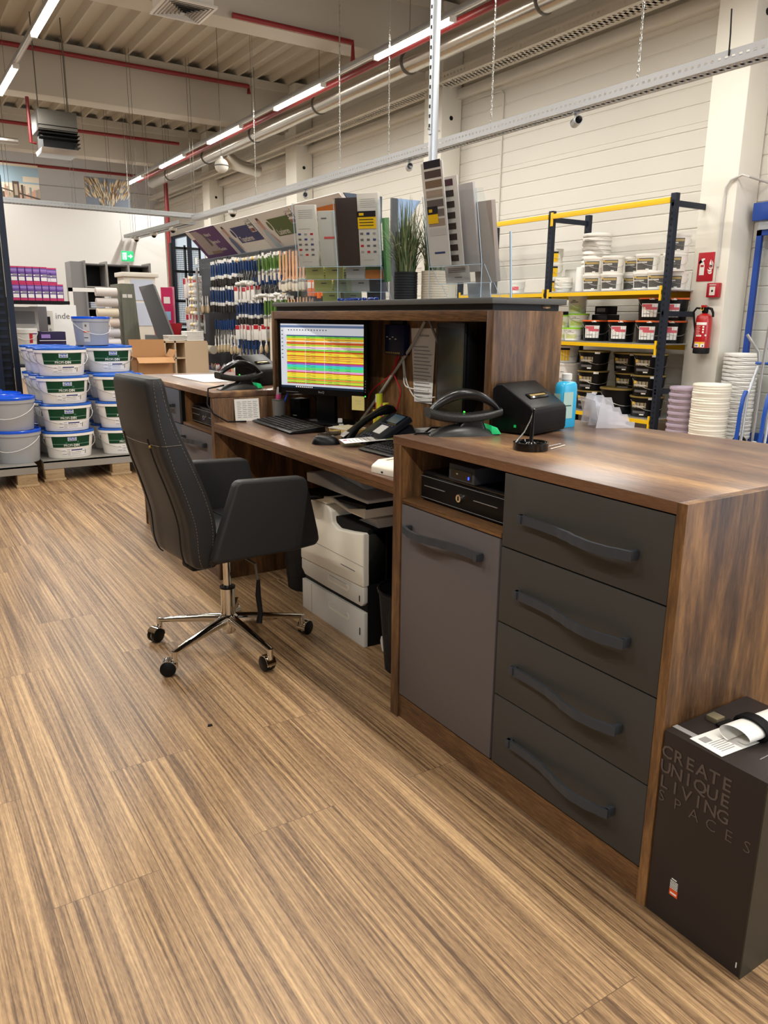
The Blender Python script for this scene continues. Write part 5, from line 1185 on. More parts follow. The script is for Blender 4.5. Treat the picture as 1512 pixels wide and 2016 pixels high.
# slanted header boards, top edge forward
def header(y0, y1, kind, label):
    t = thing('header_sign', label, 'sign', (0, 0, 0), 0, 'sign boards above the tool wall')
    A = (3.66, 2.35); B = (3.98, 2.03)          # top front, bottom rear (x, z)
    L = sqrt((A[0]-B[0])**2+(A[1]-B[1])**2); W0 = y1-y0; nx, nz = -(A[1]-B[1])/L, -(B[0]-A[0])/L
    def P(u, v, o=.0): # u from left (far) 0..1 , v from bottom 0..1
        return (B[0]+(A[0]-B[0])*v+nx*o, y1-u*W0, B[1]+(A[1]-B[1])*v+nz*o)
    g = G(); g.add([P(0, 0), P(1, 0), P(1, 1), P(0, 1), P(0, 0, -.012), P(1, 0, -.012), P(1, 1, -.012), P(0, 1, -.012)], [(0, 1, 2, 3), (7, 6, 5, 4), (0, 4, 5, 1), (1, 5, 6, 2), (2, 6, 7, 3), (3, 7, 4, 0)], paper); g.build('board', t)
    g = G(); o = [.001]
    def R(u0, u1, v0, v1, m): o[0] += .0004; g.add([P(u0, v0, o[0]), P(u1, v0, o[0]), P(u1, v1, o[0]), P(u0, v1, o[0])], [(0, 1, 2, 3)], m)
    def poly(pts, m): o[0] += .0004; g.add([P(u, v, o[0]) for u, v in pts], [tuple(range(len(pts)))], m)
    def tx(s, u, v, size, m, al='LEFT', b=.0): o[0] += .0004; g.text(s, m, size, lambda a, c: P(u+a/W0, v+c/L, o[0]), al, b, xs=.8)
    def logo(u, v):
        R(u, u+.13, v, v+.40, paper); tx('COLOUR', u+.012, v+.30, .034, ink); tx('E', u+.0, v+.17, .075, ink_dk, b=.02); tx('XPERT', u+.045, v+.18, .046, ink_dk, b=.02)
        for q, m in enumerate((ink_dk, orange_pr, ink, red, navy_pr)): R(u+.01+q*.022, u+.026+q*.022, v+.02, v+.12, m)
    if kind == 0:
        R(0, 1, 0, 1, purple_pr); poly([(.1, .12), (.62, .12), (.62, .5), (.35, .95), (.12, .95)], mat('bedroom_photo', (170, 160, 158), .6)); R(.30, .62, .12, .22, mat('brown_photo', (140, 116, 96), .6)); R(0, .14, .7, .98, paper); R(.45, .52, .4, .8, ink)
        for s, u, v in (('Weben &', .50, .72), ('Streichen &', .56, .46), ('Gestalten', .62, .20)): tx(s, u, v, .066, paper, b=.01)
    else:
        hair = mat('printed_hair', (92, 50, 46), .6); shirt = (mat('shirt_blue', (104, 120, 150), .6), mat('shirt_pale', (180, 196, 206), .6), paper_grey)[kind-1]
        poly([(.0, 0), (.30, 0), (.24, .5), (.20, .75), (.06, .8), (.02, .5)], mat('print_pale', (222, 214, 214), .6))
        poly([(.1, 0), (.24, 0), (.21, .45), (.18, .55), (.12, .55), (.09, .4)], shirt); poly([(.13, .55), (.19, .55), (.2, .72), (.185, .84), (.14, .84), (.13, .7)], skin); poly([(.12, .7), (.14, .9), (.19, .9), (.205, .74), (.185, .83), (.145, .83)], hair); poly([(.21, .4), (.25, .12), (.28, .12), (.23, .42)], skin)
        c = (navy_pr, green_pr, orange_pr)[kind-1]; R(.36, .98 if kind < 3 else .86, .30, .80, c)
        N_ = 20; o[0] += .0004; g.add([P(.33+.055*cos(2*pi*k/N_), .62+.2*sin(2*pi*k/N_), o[0]) for k in range(N_)], [tuple(range(N_))], paper); o[0] += .0004; g.add([P(.33+.035*cos(2*pi*k/N_), .62+.13*sin(2*pi*k/N_), o[0]) for k in range(N_)], [tuple(range(N_))], c)
        tx(('Tapezieren', 'Lasieren', 'Lackieren')[kind-1], .40, .34, .105, paper, b=.01); logo(.84, .56)
    for q in range(18): R(.0, .012, .03+q*.053, .05+q*.053, ink_dk)
    g.build('printed_image', t)
header(9.63, 10.68, 0, 'violet slanted sign board, leftmost above the tool wall')
header(8.58, 9.625, 1, 'slanted sign board with blue field reading Tapezieren')
header(7.53, 8.575, 2, 'slanted sign board with green field reading Lasieren')
header(6.48, 7.525, 3, 'slanted sign board with orange field, nearest to the brochure racks')
simple('header_end', 'grey triangular end piece of the slanted sign boards', 'sign end', lambda g: g.prism([(3.69, 2.35), (4.1, 2.35), (4.1, 2.12), (3.93, 2.08)], 'y', 6.44, 6.46, mat('steel_blue_panel', (70, 84, 104), .4)))
simple('side_header', 'pale blue side face of the sign header above the plants', 'sign', lambda g: (g.prism([(4.32, 2.36), (4.58, 2.36), (4.35, 2.05), (4.32, 2.05)], 'y', 6.5, 6.53, mat('pale_blue_panel', (150, 178, 214), .3)), g.box(4.25, 4.31, 6.5, 6.53, 1.2, 2.36, panel_grey), g.box(4.30, 4.36, 6.48, 6.56, 0, 2.06, panel_grey)))
# hanging tools: one of each kind, then copies
def tool(kind):
    names = {'blue': ('paint_brush', 'brush'), 'green': ('paint_brush', 'brush'), 'wood': ('wooden_brush', 'brush'), 'roller': ('paint_roller', 'roller'), 'fleece': ('roller_sleeve', 'roller'), 'pack': ('tool_pack', 'packet'), 'orange': ('orange_pack', 'packet'), 'round': ('round_brush', 'brush'), 'spat': ('paint_scraper', 'scraper')}
    t = thing(names[kind][0], 'x', names[kind][1], (0, 0, 0)); g = G()
    if kind in ('blue', 'green'):
        hm = blue_hand if kind == 'blue' else green_hand
        g.loft([[Vector((u, v, z)) for u, v in rrect(.012*s+.006, .022*s+.004, .004, 2)] for z, s in ((0, .7), (-.03, .9), (-.08, 1), (-.11, .7), (-.13, 1.1))], hm); g.build('handle', t)
        g = G(); g.box(-.009, .009, -.022, .022, -.165, -.13, white_p if kind == 'blue' else steel, .002); g.build('ferrule', t)
        g = G(); g.loft([[Vector((u, v, z)) for u, v in rrect(.016*s, .042*s, .003, 2)] for z, s in ((-.165, 1), (-.21, 1.05), (-.235, .9))], bristle_k if kind == 'blue' else bristle_w); g.build('bristles', t)
        g = G(); g.box(-.003, .003, -.024, .024, -.005, .03, paper); g.build('hang_card', t)
    elif kind == 'wood':
        g.loft([[Vector((u, v, z)) for u, v in rrect(.02*s, .024*s, .007, 2)] for z, s in ((0, .8), (-.1, 1), (-.25, .9), (-.29, 1.4))], beech); g.build('handle', t)
        g = G(); g.box(-.012, .012, -.03, .03, -.33, -.29, steel, .003); g.build('ferrule', t)
        g = G(); g.loft([[Vector((u, v, z)) for u, v in rrect(.03*s, .062*s, .008, 2)] for z, s in ((-.33, 1), (-.37, 1.1), (-.41, .8))], bristle_w); g.build('bristles', t)
    elif kind == 'roller':
        g.tube([(0, 0, 0), (0, 0, -.12), (0, .045, -.14), (0, .045, -.18), (0, -.03, -.2)], .003, steel, 5); g.build('wire_frame', t)
        g = G(); g.tube([(0, 0, .0), (0, 0, -.09)], .010, blue_hand, 8); g.build('handle', t)
        g = G(); g.lathe([(.014, -.05), (.016, -.048), (.016, .048), (.014, .05)], fleece, 12, (0, 0, -.205), axis='y'); g.build('roller_sleeve', t)
    elif kind == 'fleece':
        g.lathe([(.018, 0), (.024, .004), (.024, .19), (.018, .194)], fleece, 14, axis='y'); g.build('sleeve', t)
        g = G(); g.lathe([(.0245, .07), (.0245, .12)], yellow, 14, axis='y'); g.build('wrapper', t)
    elif kind == 'pack':
        g.box(-.01, .01, -.05, .05, -.2, 0, white_p, .004); g.build('bag', t)
        g = G(); g.box(-.0115, -.0095, -.045, .045, -.06, -.005, red); g.build('header_card', t)
    elif kind == 'orange':
        g.box(-.015, .015, -.045, .045, -.16, 0, mat('orange_pack', (232, 120, 50), .4), .004); g.build('bag', t)
        g = G(); g.box(-.0165, -.0145, -.035, .035, -.08, -.02, paper); g.build('header_card', t)
    elif kind == 'round':
        g.lathe([(.006, 0), (.009, -.05), (.007, -.1), (.014, -.115)], white_p, 10); g.build('handle', t)
        g = G(); g.lathe([(.014, -.115), (.02, -.14), (.024, -.17), (.012, -.2), (.0001, -.205)], mat('tan_bristle', (206, 184, 148), .9), 12); g.build('bristles', t)
    else:
        g.loft([[Vector((u, v, z)) for u, v in rrect(.016, .02*s, .005, 2)] for z, s in ((0, .9), (-.06, 1), (-.1, .7))], orange_pr if 0 else blue_hand); g.build('handle', t)
        g = G(); g.prism([(-.008, -.1), (.008, -.1), (.03, -.2), (-.03, -.2)], 'x', -.001, .001, steel); g.build('blade', t)
    return t
PRO = {}
colname = {'blue': 'blue-handled brush', 'green': 'green-handled brush', 'wood': 'long wooden-handled brush', 'roller': 'small roller with blue handle', 'fleece': 'white roller sleeve', 'pack': 'red-carded white packet', 'orange': 'orange packet', 'round': 'round pale brush', 'spat': 'blue scraper'}
rowname = {}
def rows(kind, y_far, y_near, z, n, where, depth=2, x=None, sc=1.):
    for k in range(n):
        y = lerp(y_far, y_near, k/max(1, n-1))
        jy, jz, jr = (random.uniform(-.008, .008), random.uniform(-.014, .014), 0) if kind != 'fleece' else (0, 0, 0); y += jy
        for d in range(depth):
            jr = random.uniform(-.35, .35) if kind != 'fleece' else random.uniform(-.05, .05)
            flag = [kind in PRO]
            if not flag[0]: PRO[kind] = tool(kind)
            xx = (x or BX-.10)-d*.075
            pos = 'leftmost' if k == 0 else ('rightmost' if k == n-1 else ['second', 'third', 'fourth', 'fifth', 'sixth', 'seventh', 'eighth', 'ninth', 'tenth', 'eleventh', 'twelfth'][k-1]+' from left')
            lab = '%s, %s %s, %s' % (colname[kind], pos if n > 1 else 'the', where, 'front one' if d == depth-1 else 'rear one')
            if not flag[0]: o = PRO[kind]; o.location = (xx, y, z+jz); o['label'] = lab
            else: o = dup(PRO[kind], (xx, y, z+jz), jr, lab)
            o['group'] = colname[kind]+'s on the tool wall'; o.scale = (sc, sc, sc)
rows('blue', 10.25, 9.4, 1.93, 11, 'in the top row of blue brushes', 2, sc=1.2)
rows('blue', 10.3, 9.45, 1.60, 10, 'in the second row of blue brushes', 2, sc=1.2)
rows('roller', 9.3, 8.9, 1.92, 6, 'in the tall roller group', 2, sc=1.3)
rows('fleece', 9.25, 8.75, 1.93, 3, 'above the tall rollers', 2, sc=.9)
rows('green', 8.7, 8.15, 1.93, 6, 'in the top green row', 2, sc=1.15)
rows('roller', 8.85, 8.1, 1.72, 8, 'below the top green row', 2, sc=1.1)
rows('green', 8.55, 8.0, 1.44, 7, 'in the lower green row', 2, sc=1.25)
rows('wood', 8.12, 7.55, 1.95, 8, 'in the upper wooden row', 2)
rows('wood', 8.0, 7.5, 1.46, 8, 'in the lower wooden row', 2, sc=.9)
rows('orange', 7.4, 7.05, 1.62, 5, 'right of the wooden brushes', 2)
rows('pack', 10.95, 10.55, 1.78, 4, 'at the left end of the wall', 2, x=3.80, sc=1.35)
rows('round', 10.95, 10.3, 1.52, 8, 'in the pale brush row', 2, x=3.80, sc=1.1)
rows('pack', 10.9, 10.5, 1.30, 4, 'below the pale brushes', 2, x=3.80, sc=1.3)
for r in range(6): rows('fleece', 10.35, 10.35, 1.75-r*.09, 1, '%s from top in the upper sleeve rack' % ['first', 'second', 'third', 'fourth', 'fifth', 'sixth'][r], 2, x=3.72)
for r in range(5): rows('fleece', 10.35, 10.35, 1.15-r*.09, 1, '%s from top in the lower sleeve rack' % ['first', 'second', 'third', 'fourth', 'fifth'][r], 2, x=3.72)
rows('spat', 10.15, 9.55, 1.22, 9, 'in the scraper row', 2, sc=1.2)
rows('round', 10.2, 9.4, 1.02, 8, 'in the middle row of pale brushes', 2, sc=1.1)
rows('pack', 9.4, 8.9, 1.62, 5, 'right of the second blue row', 2, sc=.9)
rows('spat', 9.35, 8.75, .98, 7, 'in the low right scraper row', 2, sc=1.1)
rows('fleece', 8.9, 8.1, 1.50, 5, 'between the two green rows', 1, sc=1.)
rows('blue', 9.4, 8.75, 1.42, 8, 'left of the lower green row', 2, sc=1.1)
rows('pack', 9.4, 8.6, 1.16, 8, 'below the middle blue brushes', 2, sc=.9)
rows('roller', 9.55, 8.9, .92, 5, 'in the lowest roller row', 2, sc=1.2)
rows('fleece', 9.6, 8.5, 1.0, 5, 'in the lowest row of sleeves', 1, sc=.9)
rows('round', 8.7, 8.1, 1.05, 5, 'low on the wall behind the monitor', 2)
t = thing('paper_roll', 'thick beige paper roll low on the tool wall', 'roll', (3.72, 9.95, .83))
g = G(); g.lathe([(.02, 0), (.055, .003), (.055, .33), (.02, .333)], mat('beige_roll', (176, 168, 150), .8), 20, axis='y'); g.build('roll', t)
t = thing('wire_basket', 'long wire basket of small parts on the base shelf', 'basket', (3.68, 9.3, .535))
g = G()
for k in range(40): g.tube([(0, k*.05, 0), (0, k*.05, .09)], .0018, steel, 4)
for z in (.0, .045, .09): g.tube([(0, 0, z), (0, 1.95, z)], .0022, steel, 4)
g.build('wire', t)
rr = random.Random(11); cols = [white_p, blue_hand, orange, red, clear_white, ink, gray_p, steel, beech]
for k in range(46):
    m_ = cols[rr.randrange(len(cols))]; nm = {white_p.name: 'white', blue_hand.name: 'blue', orange.name: 'orange', red.name: 'red', clear_white.name: 'cream', ink.name: 'dark grey', gray_p.name: 'light grey', steel.name: 'silver', beech.name: 'wooden'}[m_.name]
    y = 9.32+k*.042; L = rr.uniform(.05, .1)
    g = G(M=T((0, 0, .03), rr.uniform(-.5, .5), rr.uniform(-.5, .5), rr.uniform(-.6, .6))); g.lathe([(.008, -L/2), (.017, -L/2+.01), (.017, L/2-.02), (.009, L/2)], m_, 10)
    g.build('small_part', label='small %s part in the wire basket, %s from the near end' % (nm, nth(k+1)), cat='part', group='small parts in the wire basket', loc=(3.74+rr.uniform(-.02, .08), y, .555+rr.uniform(0, .03)))
hk = simple('wire_hook', 'empty wire hook at the top of the grey tool wall, first from the near end', 'hook', lambda g: g.tube([(0, 0, 0), (-.16, 0, 0), (-.18, 0, .015)], .0025, steel, 4), (BX, 6.95, 1.955), group='empty hooks on the tool wall')
for k in range(1, 36): dup(hk, (BX, 6.95+k*.115, 1.955-.05*(k % 2)), 0, 'empty hook at the top of the tool wall, %s from the near end' % nth(k+1))
simple('price_tag_card', 'small white card standing above the sleeve rack', 'card', lambda g: g.box(0, .002, 0, .08, 0, .09, paper), (3.72, 10.42, 1.93))
simple('rack_post', 'grey vertical post of the sleeve rack', 'post', lambda g: g.box(0, .02, 0, .04, 0, 1.35, gray_p), (3.66, 10.3, .53))
simple('price_board', 'white slanted price board standing behind the left side of the lit monitor', 'board', lambda g: g.prism([(7.3, 1.2), (7.95, 1.2), (7.95, .576), (7.3, .576)], 'x', 3.62, 3.63, mat('pale_poster', (214, 206, 190), .6)))
# ================================================================== YELLOW RACK ON THE RIGHT
RX0, RX1 = 6.42, 7.04
RYs = [5.02, 6.62, 8.22]
t = thing('storage_rack', 'dark blue and yellow storage rack standing against the right wall', 'rack', (0, 0, 0))
for y in RYs:
    for x in (RX0, RX1-.05):
        g = G(); g.box(x, x+.055, y-.03, y+.03, 0, 2.42, rack_dark)
        for k in range(44): g.box(x-.001, x, y-.008, y+.008, .1+k*.052, .12+k*.052, black_matt)
        g.build('upright', t)
    for z in (2.305, 1.30, .55):
        g = G(); g.box(RX0, RX1, y-.011, y+.011, z, z+.053, rack_dark); g.build('cross_brace', t)
for a, b in ((RYs[0], RYs[1]), (RYs[1], RYs[2])):
    g = G(); g.box(RX0-.012, RX0+.02, a+.03, b-.03, 2.335, 2.385, yellow); g.box(RX0-.014, RX0-.002, b-.045, b-.015, 2.26, 2.40, yellow); g.build('beam', t)
for z in (1.56, 1.04, .30):
    for a, b in ((RYs[0], RYs[1]), (RYs[1], RYs[2])):
        g = G(); g.box(RX0-.012, RX0+.02, a+.03, b-.03, z-.05, z-.012, yellow); g.box(RX1-.05, RX1-.02, a+.03, b-.03, z-.07, z-.012, yellow)
        for yy in (a+.03, b-.045): g.box(RX0-.016, RX0-.001, yy, yy+.02, z-.11, z+.03, yellow)
        g.build('beam', t)
        g = G(); n = 5
        for k in range(n):
            y0 = a+.035+(b-a-.07)*k/n; y1 = a+.035+(b-a-.07)*(k+1)/n-.004; g.box(RX0+.004, RX1, y0, y1, z-.012, z, galv); g.box(RX0+.0, RX0+.004, y0, y1, z-.034, z, galv)
        g.build('shelf_panel', t)
# bucket kinds
def tub(name, r, h, body, lid, lab, cat='bucket', handle=steel, taper=.88, rimh=.02, ring=None):
    t = thing(name, 'x', cat, (0, 0, 0))
    g = G(); g.lathe([(r*taper, 0), (r*(taper+.015), .005), (r*.985, h-rimh), (r*1.03, h-rimh), (r*1.04, h-.003)], body, 24); g.build('bucket_body', t)
    g = G(); g.lathe([(r*1.05, h-.010), (r*1.055, h+.003), (r*1.02, h+.006), (r*.96, h+.005), (r*.94, h-.002), (.0001, h-.002)], lid, 24); g.build('lid', t)
    if handle:
        g = G(); P = [(r*1.04*cos(pi-.5+pi*q/12), r*1.06*sin(pi-.5+pi*q/12)-.001, h*.84-.5*h*sin(pi*q/12)) for q in range(13)]; g.tube(P, .002, handle, 5); g.build('wire_handle', t)
    if lab: g = G(); lab(g, r, h); g.build('printed_label', t)
    return t
A0 = pi+.45      # labels look towards the camera (-x, -y)
tw = mat('tool_photo_grey', (84, 82, 78), .5); tg = mat('tool_photo_gold', (176, 152, 96), .5)
def L_dark(g, r, h):
    rpatch(g, r, h, A0-.95, A0+.75, h*.12, h*.80, tw, .0015); rpatch(g, r, h, A0-.6, A0+.7, h*.62, h*.74, tg, .002); rpatch(g, r, h, A0-.9, A0+.2, h*.5, h*.58, paper_grey, .0025); rpatch(g, r, h, A0-.9, A0-.6, h*.68, h*.78, yellow, .0025); rpatch(g, r, h, A0-.3, A0+.6, h*.34, h*.42, ink, .0025); rpatch(g, r, h, A0+.1, A0+.4, h*.12, h*.18, paper, .003)
def L_pink(g, r, h):
    rpatch(g, r, h, A0-.62, A0+.62, h*.16, h*.76, paper, .0015); rpatch(g, r, h, A0-.58, A0+.2, h*.60, h*.73, mat('pink_red_print', (206, 92, 104), .5), .002); rpatch(g, r, h, A0-.3, A0+.58, h*.48, h*.60, MATS['pink_red_print'], .0025); rpatch(g, r, h, A0-.5, A0+.1, h*.28, h*.32, gray_p, .002); rpatch(g, r, h, A0+.0, A0+.35, h*.93, h*1.0, paper, .009)
def L_gold(g, r, h):
    rpatch(g, r, h, A0-.9, A0+.2, h*.45, h*.72, mat('beige_tool_print', (150, 138, 112), .5), .0015); rpatch(g, r, h, A0-.9, A0-.6, h*.60, h*.74, yellow, .002); rpatch(g, r, h, A0-.8, A0+.1, h*.50, h*.56, paper_grey, .002); rpatch(g, r, h, A0-.8, A0+.15, h*.18, h*.30, ink, .002); rpatch(g, r, h, A0-.2, A0+.1, h*.10, h*.16, paper, .0025); rpatch(g, r, h, A0+.3, A0+.62, h*.88, h*.99, paper, .012)
def L_lime(g, r, h):
    rpatch(g, r, h, A0-.7, A0+.7, h*.15, h*.5, mat('lemon_print', (212, 214, 140), .5), .0015); rpatch(g, r, h, A0-.5, A0+.4, h*.66, h*.70, ink, .0015); rpatch(g, r, h, A0-.3, A0+.1, h*.74, h*.78, ink, .0015)
def L_yel(g, r, h): rpatch(g, r, h, A0-.8, A0+.6, h*.12, h*.84, yellow, .0015); rpatch(g, r, h, A0-.8, A0+.6, h*.72, h*.84, ink_dk, .002)
def L_red(g, r, h): rpatch(g, r, h, A0-.6, A0+.5, h*.3, h*.6, mat('pink_red_print2', (220, 90, 100), .5), .0015)
def L_duo(g, r, h):
    f = lambda u, v: ((r*.97+.002)*cos(A0+u/r), (r*.97+.002)*sin(A0+u/r), v)
    g.text('DuoStar', ink_dk, .06, lambda u, v: f(-.01+u, h*.45+v), xs=.9); rpatch(g, r, h, A0-.2, A0+.1, h*.72, h*.74, ink, .002)
K = {}
def kind(k):
    if k not in K:
        K[k] = {'white': lambda: tub('white_tub', .112, .165, cream_tub, cream_tub, L_dark, rimh=.018), 'pink': lambda: tub('black_bucket', .138, .215, black, orange, L_pink), 'gold': lambda: tub('black_bucket', .165, .205, black, gold, L_gold), 'goldbig': lambda: tub('black_bucket', .20, .26, black, gold, None),
                'lime': lambda: tub('white_tub', .10, .13, cream_tub, lime, L_lime), 'yel': lambda: tub('white_tub', .07, .155, clear_white, clear_white, L_yel), 'red': lambda: tub('white_tub', .085, .14, clear_white, white_p, L_red), 'duo': lambda: tub('white_tub', .15, .34, white_p, white_p, L_duo), 'plain': lambda: tub('white_tub', .12, .24, cream_tub, cream_tub, L_lime), 'redlid': lambda: tub('white_tub', .15, .22, white_p, mat('dark_red_lid', (130, 20, 40), .4), L_yel)}[k]()
        return K[k], True
    return K[k], False
def shelf_item(k, y, z, label, group, x=6.6, rz=0., sc=1.):
    o, first = kind(k)
    if not first: return dup(o, (x, y, z), rz, label, group, (sc, sc, sc))
    o.location = (x, y, z); o.rotation_euler = (0, 0, rz); o['label'] = label; o['group'] = group; o.scale = (sc, sc, sc); return o
Z1, Z2, Z3 = 1.5605, 1.0405, .3005
gw = 'white tubs with dark tool labels on the top shelf'
pos = ['first', 'second', 'third', 'fourth', 'fifth', 'sixth', 'seventh']
for i, (y, x) in enumerate(((6.06, 6.56), (5.79, 6.54), (5.72, 6.80), (5.42, 6.60), (5.20, 6.55), (5.20, 6.80), (5.42, 6.85))):
    shelf_item('white', y, Z1, 'white tool-label tub, bottom row of the top shelf, %s from the left' % pos[i], gw, x)
for i, (y, x) in enumerate(((6.06, 6.56), (5.79, 6.54), (5.72, 6.80), (5.40, 6.60), (5.15, 6.70))):
    shelf_item('white', y, Z1+.172, 'white tool-label tub, second row of the top shelf, %s from the left' % pos[i], gw, x)
shelf_item('white', 5.13, Z1+.344, 'white tub with dark tool label, alone on top beside the right rack post', gw, 6.70)
simple('milky_tub', 'milky empty tub beside the top right of the shelf row', 'bucket', lambda g: g.lathe([(.07, 0), (.085, .17), (.09, .17), (.088, .18)], clear_white, 20), (6.93, 5.17, Z1+.0))
for k in range(3): shelf_item('yel', 6.73, Z1+k*.16, 'white tub with yellow label behind the middle rack post, %s of three' % ('bottom', 'middle', 'top')[k], 'white tubs with yellow labels', 6.66)
shelf_item('red', 7.36, Z1, 'single white tub with red slanted print on the left top shelf', 'single tub', 6.66)
def stack(name, label, cat, loc, n, r, h0, pitch, m, group=None, handle=True, taper=.93, plabel=None, first=None):
    """nested open pails, every pail its own object"""
    pr = None
    for k in range(n):
        lb = label % ('lowest' if k == 0 else 'topmost' if k == n-1 else pos2(k))
        if pr is None:
            pr = thing(name, lb, cat, loc, 0, group); g = G(); g.lathe([(r*taper*.9, 0), (r*taper, h0-.03), (r, h0-.03), (r*1.02, h0-.012), (r*.985, h0), (r*.965, h0-.004), (r*taper*.87, .012), (.0001, .012)], m, 26); g.build('pail', pr)
            if handle: g = G(); g.tube([(r*1.04*cos(pi-.3+pi*q/10), r*1.05*sin(pi-.3+pi*q/10), h0-.02-.035*sin(pi*q/10)) for q in range(11)], .0018, steel, 4); g.build('wire_handle', pr)
            prd = pr
        else: dup(prd, (loc[0]+random.uniform(-.003, .003), loc[1]+random.uniform(-.003, .003), loc[2]+k*pitch), random.uniform(-.4, .3), lb, group)
def pos2(k): return nth(k+1)+' from below'
stack('nested_pail', 'white nested pail in the tall stack on the top shelf, %s', 'bucket', (6.78, 6.25, Z1), 10, .155, .19, .047, cream_tub, 'nested white pails on the top shelf')
stack('nested_pail', 'flat white nested tub on the top shelf left of the tool tubs, %s', 'bucket', (6.56, 6.50, Z1), 4, .10, .07, .028, clear_white, 'flat nested tubs on the top shelf')
simple('white_canister', 'tall white round canister left of the tool-label tubs', 'canister', lambda g: g.lathe([(.05, 0), (.05, .25), (.045, .26)], white_p, 20), (6.58, 6.27, Z1))
simple('milky_box', 'milky white square container behind the flat nested tubs', 'box', lambda g: g.box(-.1, .1, -.13, .13, 0, .26, clear_white, .01), (6.86, 6.56, Z1))
gp = 'black buckets with orange lids on the middle shelf'
for i, (y, x) in enumerate(((6.02, 6.60), (5.66, 6.60), (5.30, 6.60), (4.94, 6.66))):
    if i < 3: shelf_item('pink', y, Z2, 'orange-lidded black bucket, bottom row of the middle shelf, %s from the left' % pos[i], gp, x)
shelf_item('pink', 5.29, Z2+.222, 'orange-lidded black bucket on top of the row, beside the right rack post', gp, 6.60)
shelf_item('pink', 5.20, Z2, 'black bucket with orange lid seen through the right rack end, lower one', gp, 6.82)
shelf_item('pink', 5.20, Z2+.222, 'black bucket with orange lid seen through the right rack end, upper one', gp, 6.82)
t = thing('small_black_box', 'two small stacked black cases standing behind the orange-lidded buckets', 'case', (6.86, 6.12, Z2))
g = G(); g.box(-.1, .1, -.11, .11, 0, .28, black, .004); g.build('lower_case', t); g = G(); g.box(-.08, .08, -.09, .09, .282, .37, black_matt, .004); g.box(-.082, -.08, -.06, .06, .31, .35, ink, 0); g.build('upper_case', t)
for i, (y, x, z, l) in enumerate(((6.30, 6.56, 0, 'lower one in front'), (6.33, 6.66, .138, 'upper one'), (6.52, 6.60, 0, 'lower one hidden by the kiosk'), (6.52, 6.60, .138, 'upper one beside the kiosk'))):
    shelf_item('lime', y, Z2+z, 'small white tub with lime lid on the middle shelf, %s' % l, 'white tubs with lime lids', x, 0, 1.0 if i != 1 else 1.12)
shelf_item('plain', 6.45, Z2+.277, 'larger white tub with pale yellow print, topmost beside the walnut kiosk', 'white tubs with lime lids', 6.75, sc=.85)
gb = 'black buckets with gold rims on the lower shelf'
for k, z in enumerate((0, .213, .426)):
    if k: shelf_item('gold', 6.02, Z3+z, 'gold-rimmed black bucket, left column of the lower shelf, %s from below' % ['first', 'second', 'third', 'fourth'][k], gb, 6.62)
    if 1:
        if 1: shelf_item('gold', 5.27, Z3+z, 'gold-rimmed black bucket, column behind the right rack post, %s from below' % ['first', 'second', 'third'][k], gb, 6.62)
shelf_item('gold', 6.02, Z3, 'black bucket with gold rim, left column of the lower shelf, bottom one', gb, 6.62)
for y, x, z, l in ((5.70, 6.80, .426, 'set back beside the top left one'), (5.68, 6.82, .213, 'middle row, centre'), (5.62, 6.86, .0, 'bottom row, set back')): shelf_item('gold', y, Z3+z, 'black bucket with gold rim on the lower shelf, %s' % l, gb, x, sc=.95)
shelf_item('goldbig', 5.63, Z3, 'largest plain black bucket with gold rim, behind the acrylic card rack', gb, 6.62)
shelf_item('duo', 6.42, Z3+.14, 'large white bucket reading DuoStar beside the walnut kiosk', 'large white buckets', 6.62)
simple('low_carton', 'plain grey carton under the large white bucket', 'box', lambda g: g.box(-.16, .16, -.17, .17, 0, .139, gray_p, .003), (6.62, 6.42, Z3))
shelf_item('redlid', 6.48, Z3+.485, 'white bucket with dark red lid on top of the large white bucket', 'large white buckets', 6.66, sc=.9)
# column things
t = thing('fire_extinguisher', 'red fire extinguisher with black hose hanging on the white column', 'fire extinguisher', (6.81, 4.83, .95))
g = G(); g.lathe([(.074, .04), (.076, .05), (.076, .33), (.068, .36), (.04, .38), (.025, .385)], ext_red, 28); g.build('cylinder', t)
g = G(); g.lathe([(.06, 0), (.077, .005), (.078, .055), (.0765, .058)], black_matt, 28); g.build('foot', t)
g = G(); g.lathe([(.025, .385), (.03, .395), (.03, .425), (.02, .43)], black, 16); g.box(-.035, .03, -.018, .018, .42, .45, black, .005); g.box(-.045, .0, -.02, .02, .44, .462, ext_red, .004)
g.tube([(0, -.03, .435), (-.01, -.075, .425), (-.01, -.095, .39), (-.01, -.10, .35)], [.012, .013, .012, .010], black, 8); g.build('valve_head', t)
g = G(); g.tube([(0, .03, .43), (-.01, .09, .435), (-.01, .12, .40), (-.005, .105, .30), (-.0, .09, .22), (0, .085, .14), (0, .088, .05)], [.010, .010, .010, .010, .010, .016, .018], black_matt, 8); g.build('hose', t)
g = G(); g.tube([(-.034+.0, .012+.016*cos(q), .428+.016*sin(q)) for q in [2*pi*k/14 for k in range(14)]], .003, yellow, 6, closed=True); g.build('safety_ring', t)
g = G()
def ep(a0, a1, z0, z1, m, off=.0008):
    n = 8; vs = [((.076+off)*cos(lerp(a0, a1, i/n)), (.076+off)*sin(lerp(a0, a1, i/n)), z) for z in (z0, z1) for i in range(n+1)]; g.add(vs, [(i, i+1, n+2+i, n+1+i) for i in range(n)], m)
C0 = pi+.35
ep(C0-.75, C0+.6, .275, .30, paper)
for q in range(7): ep(C0-.7, C0-.1-.1*(q % 2), .26-q*.012, .2645-q*.012, mat('pale_pink_print', (226, 170, 164), .5))
for a, z in ((.15, .25), (.15, .225), (.15, .20), (-.6, .165), (-.35, .165), (-.1, .165), (.5, .17)): ep(C0+a, C0+a+.2, z, z+.016, paper)
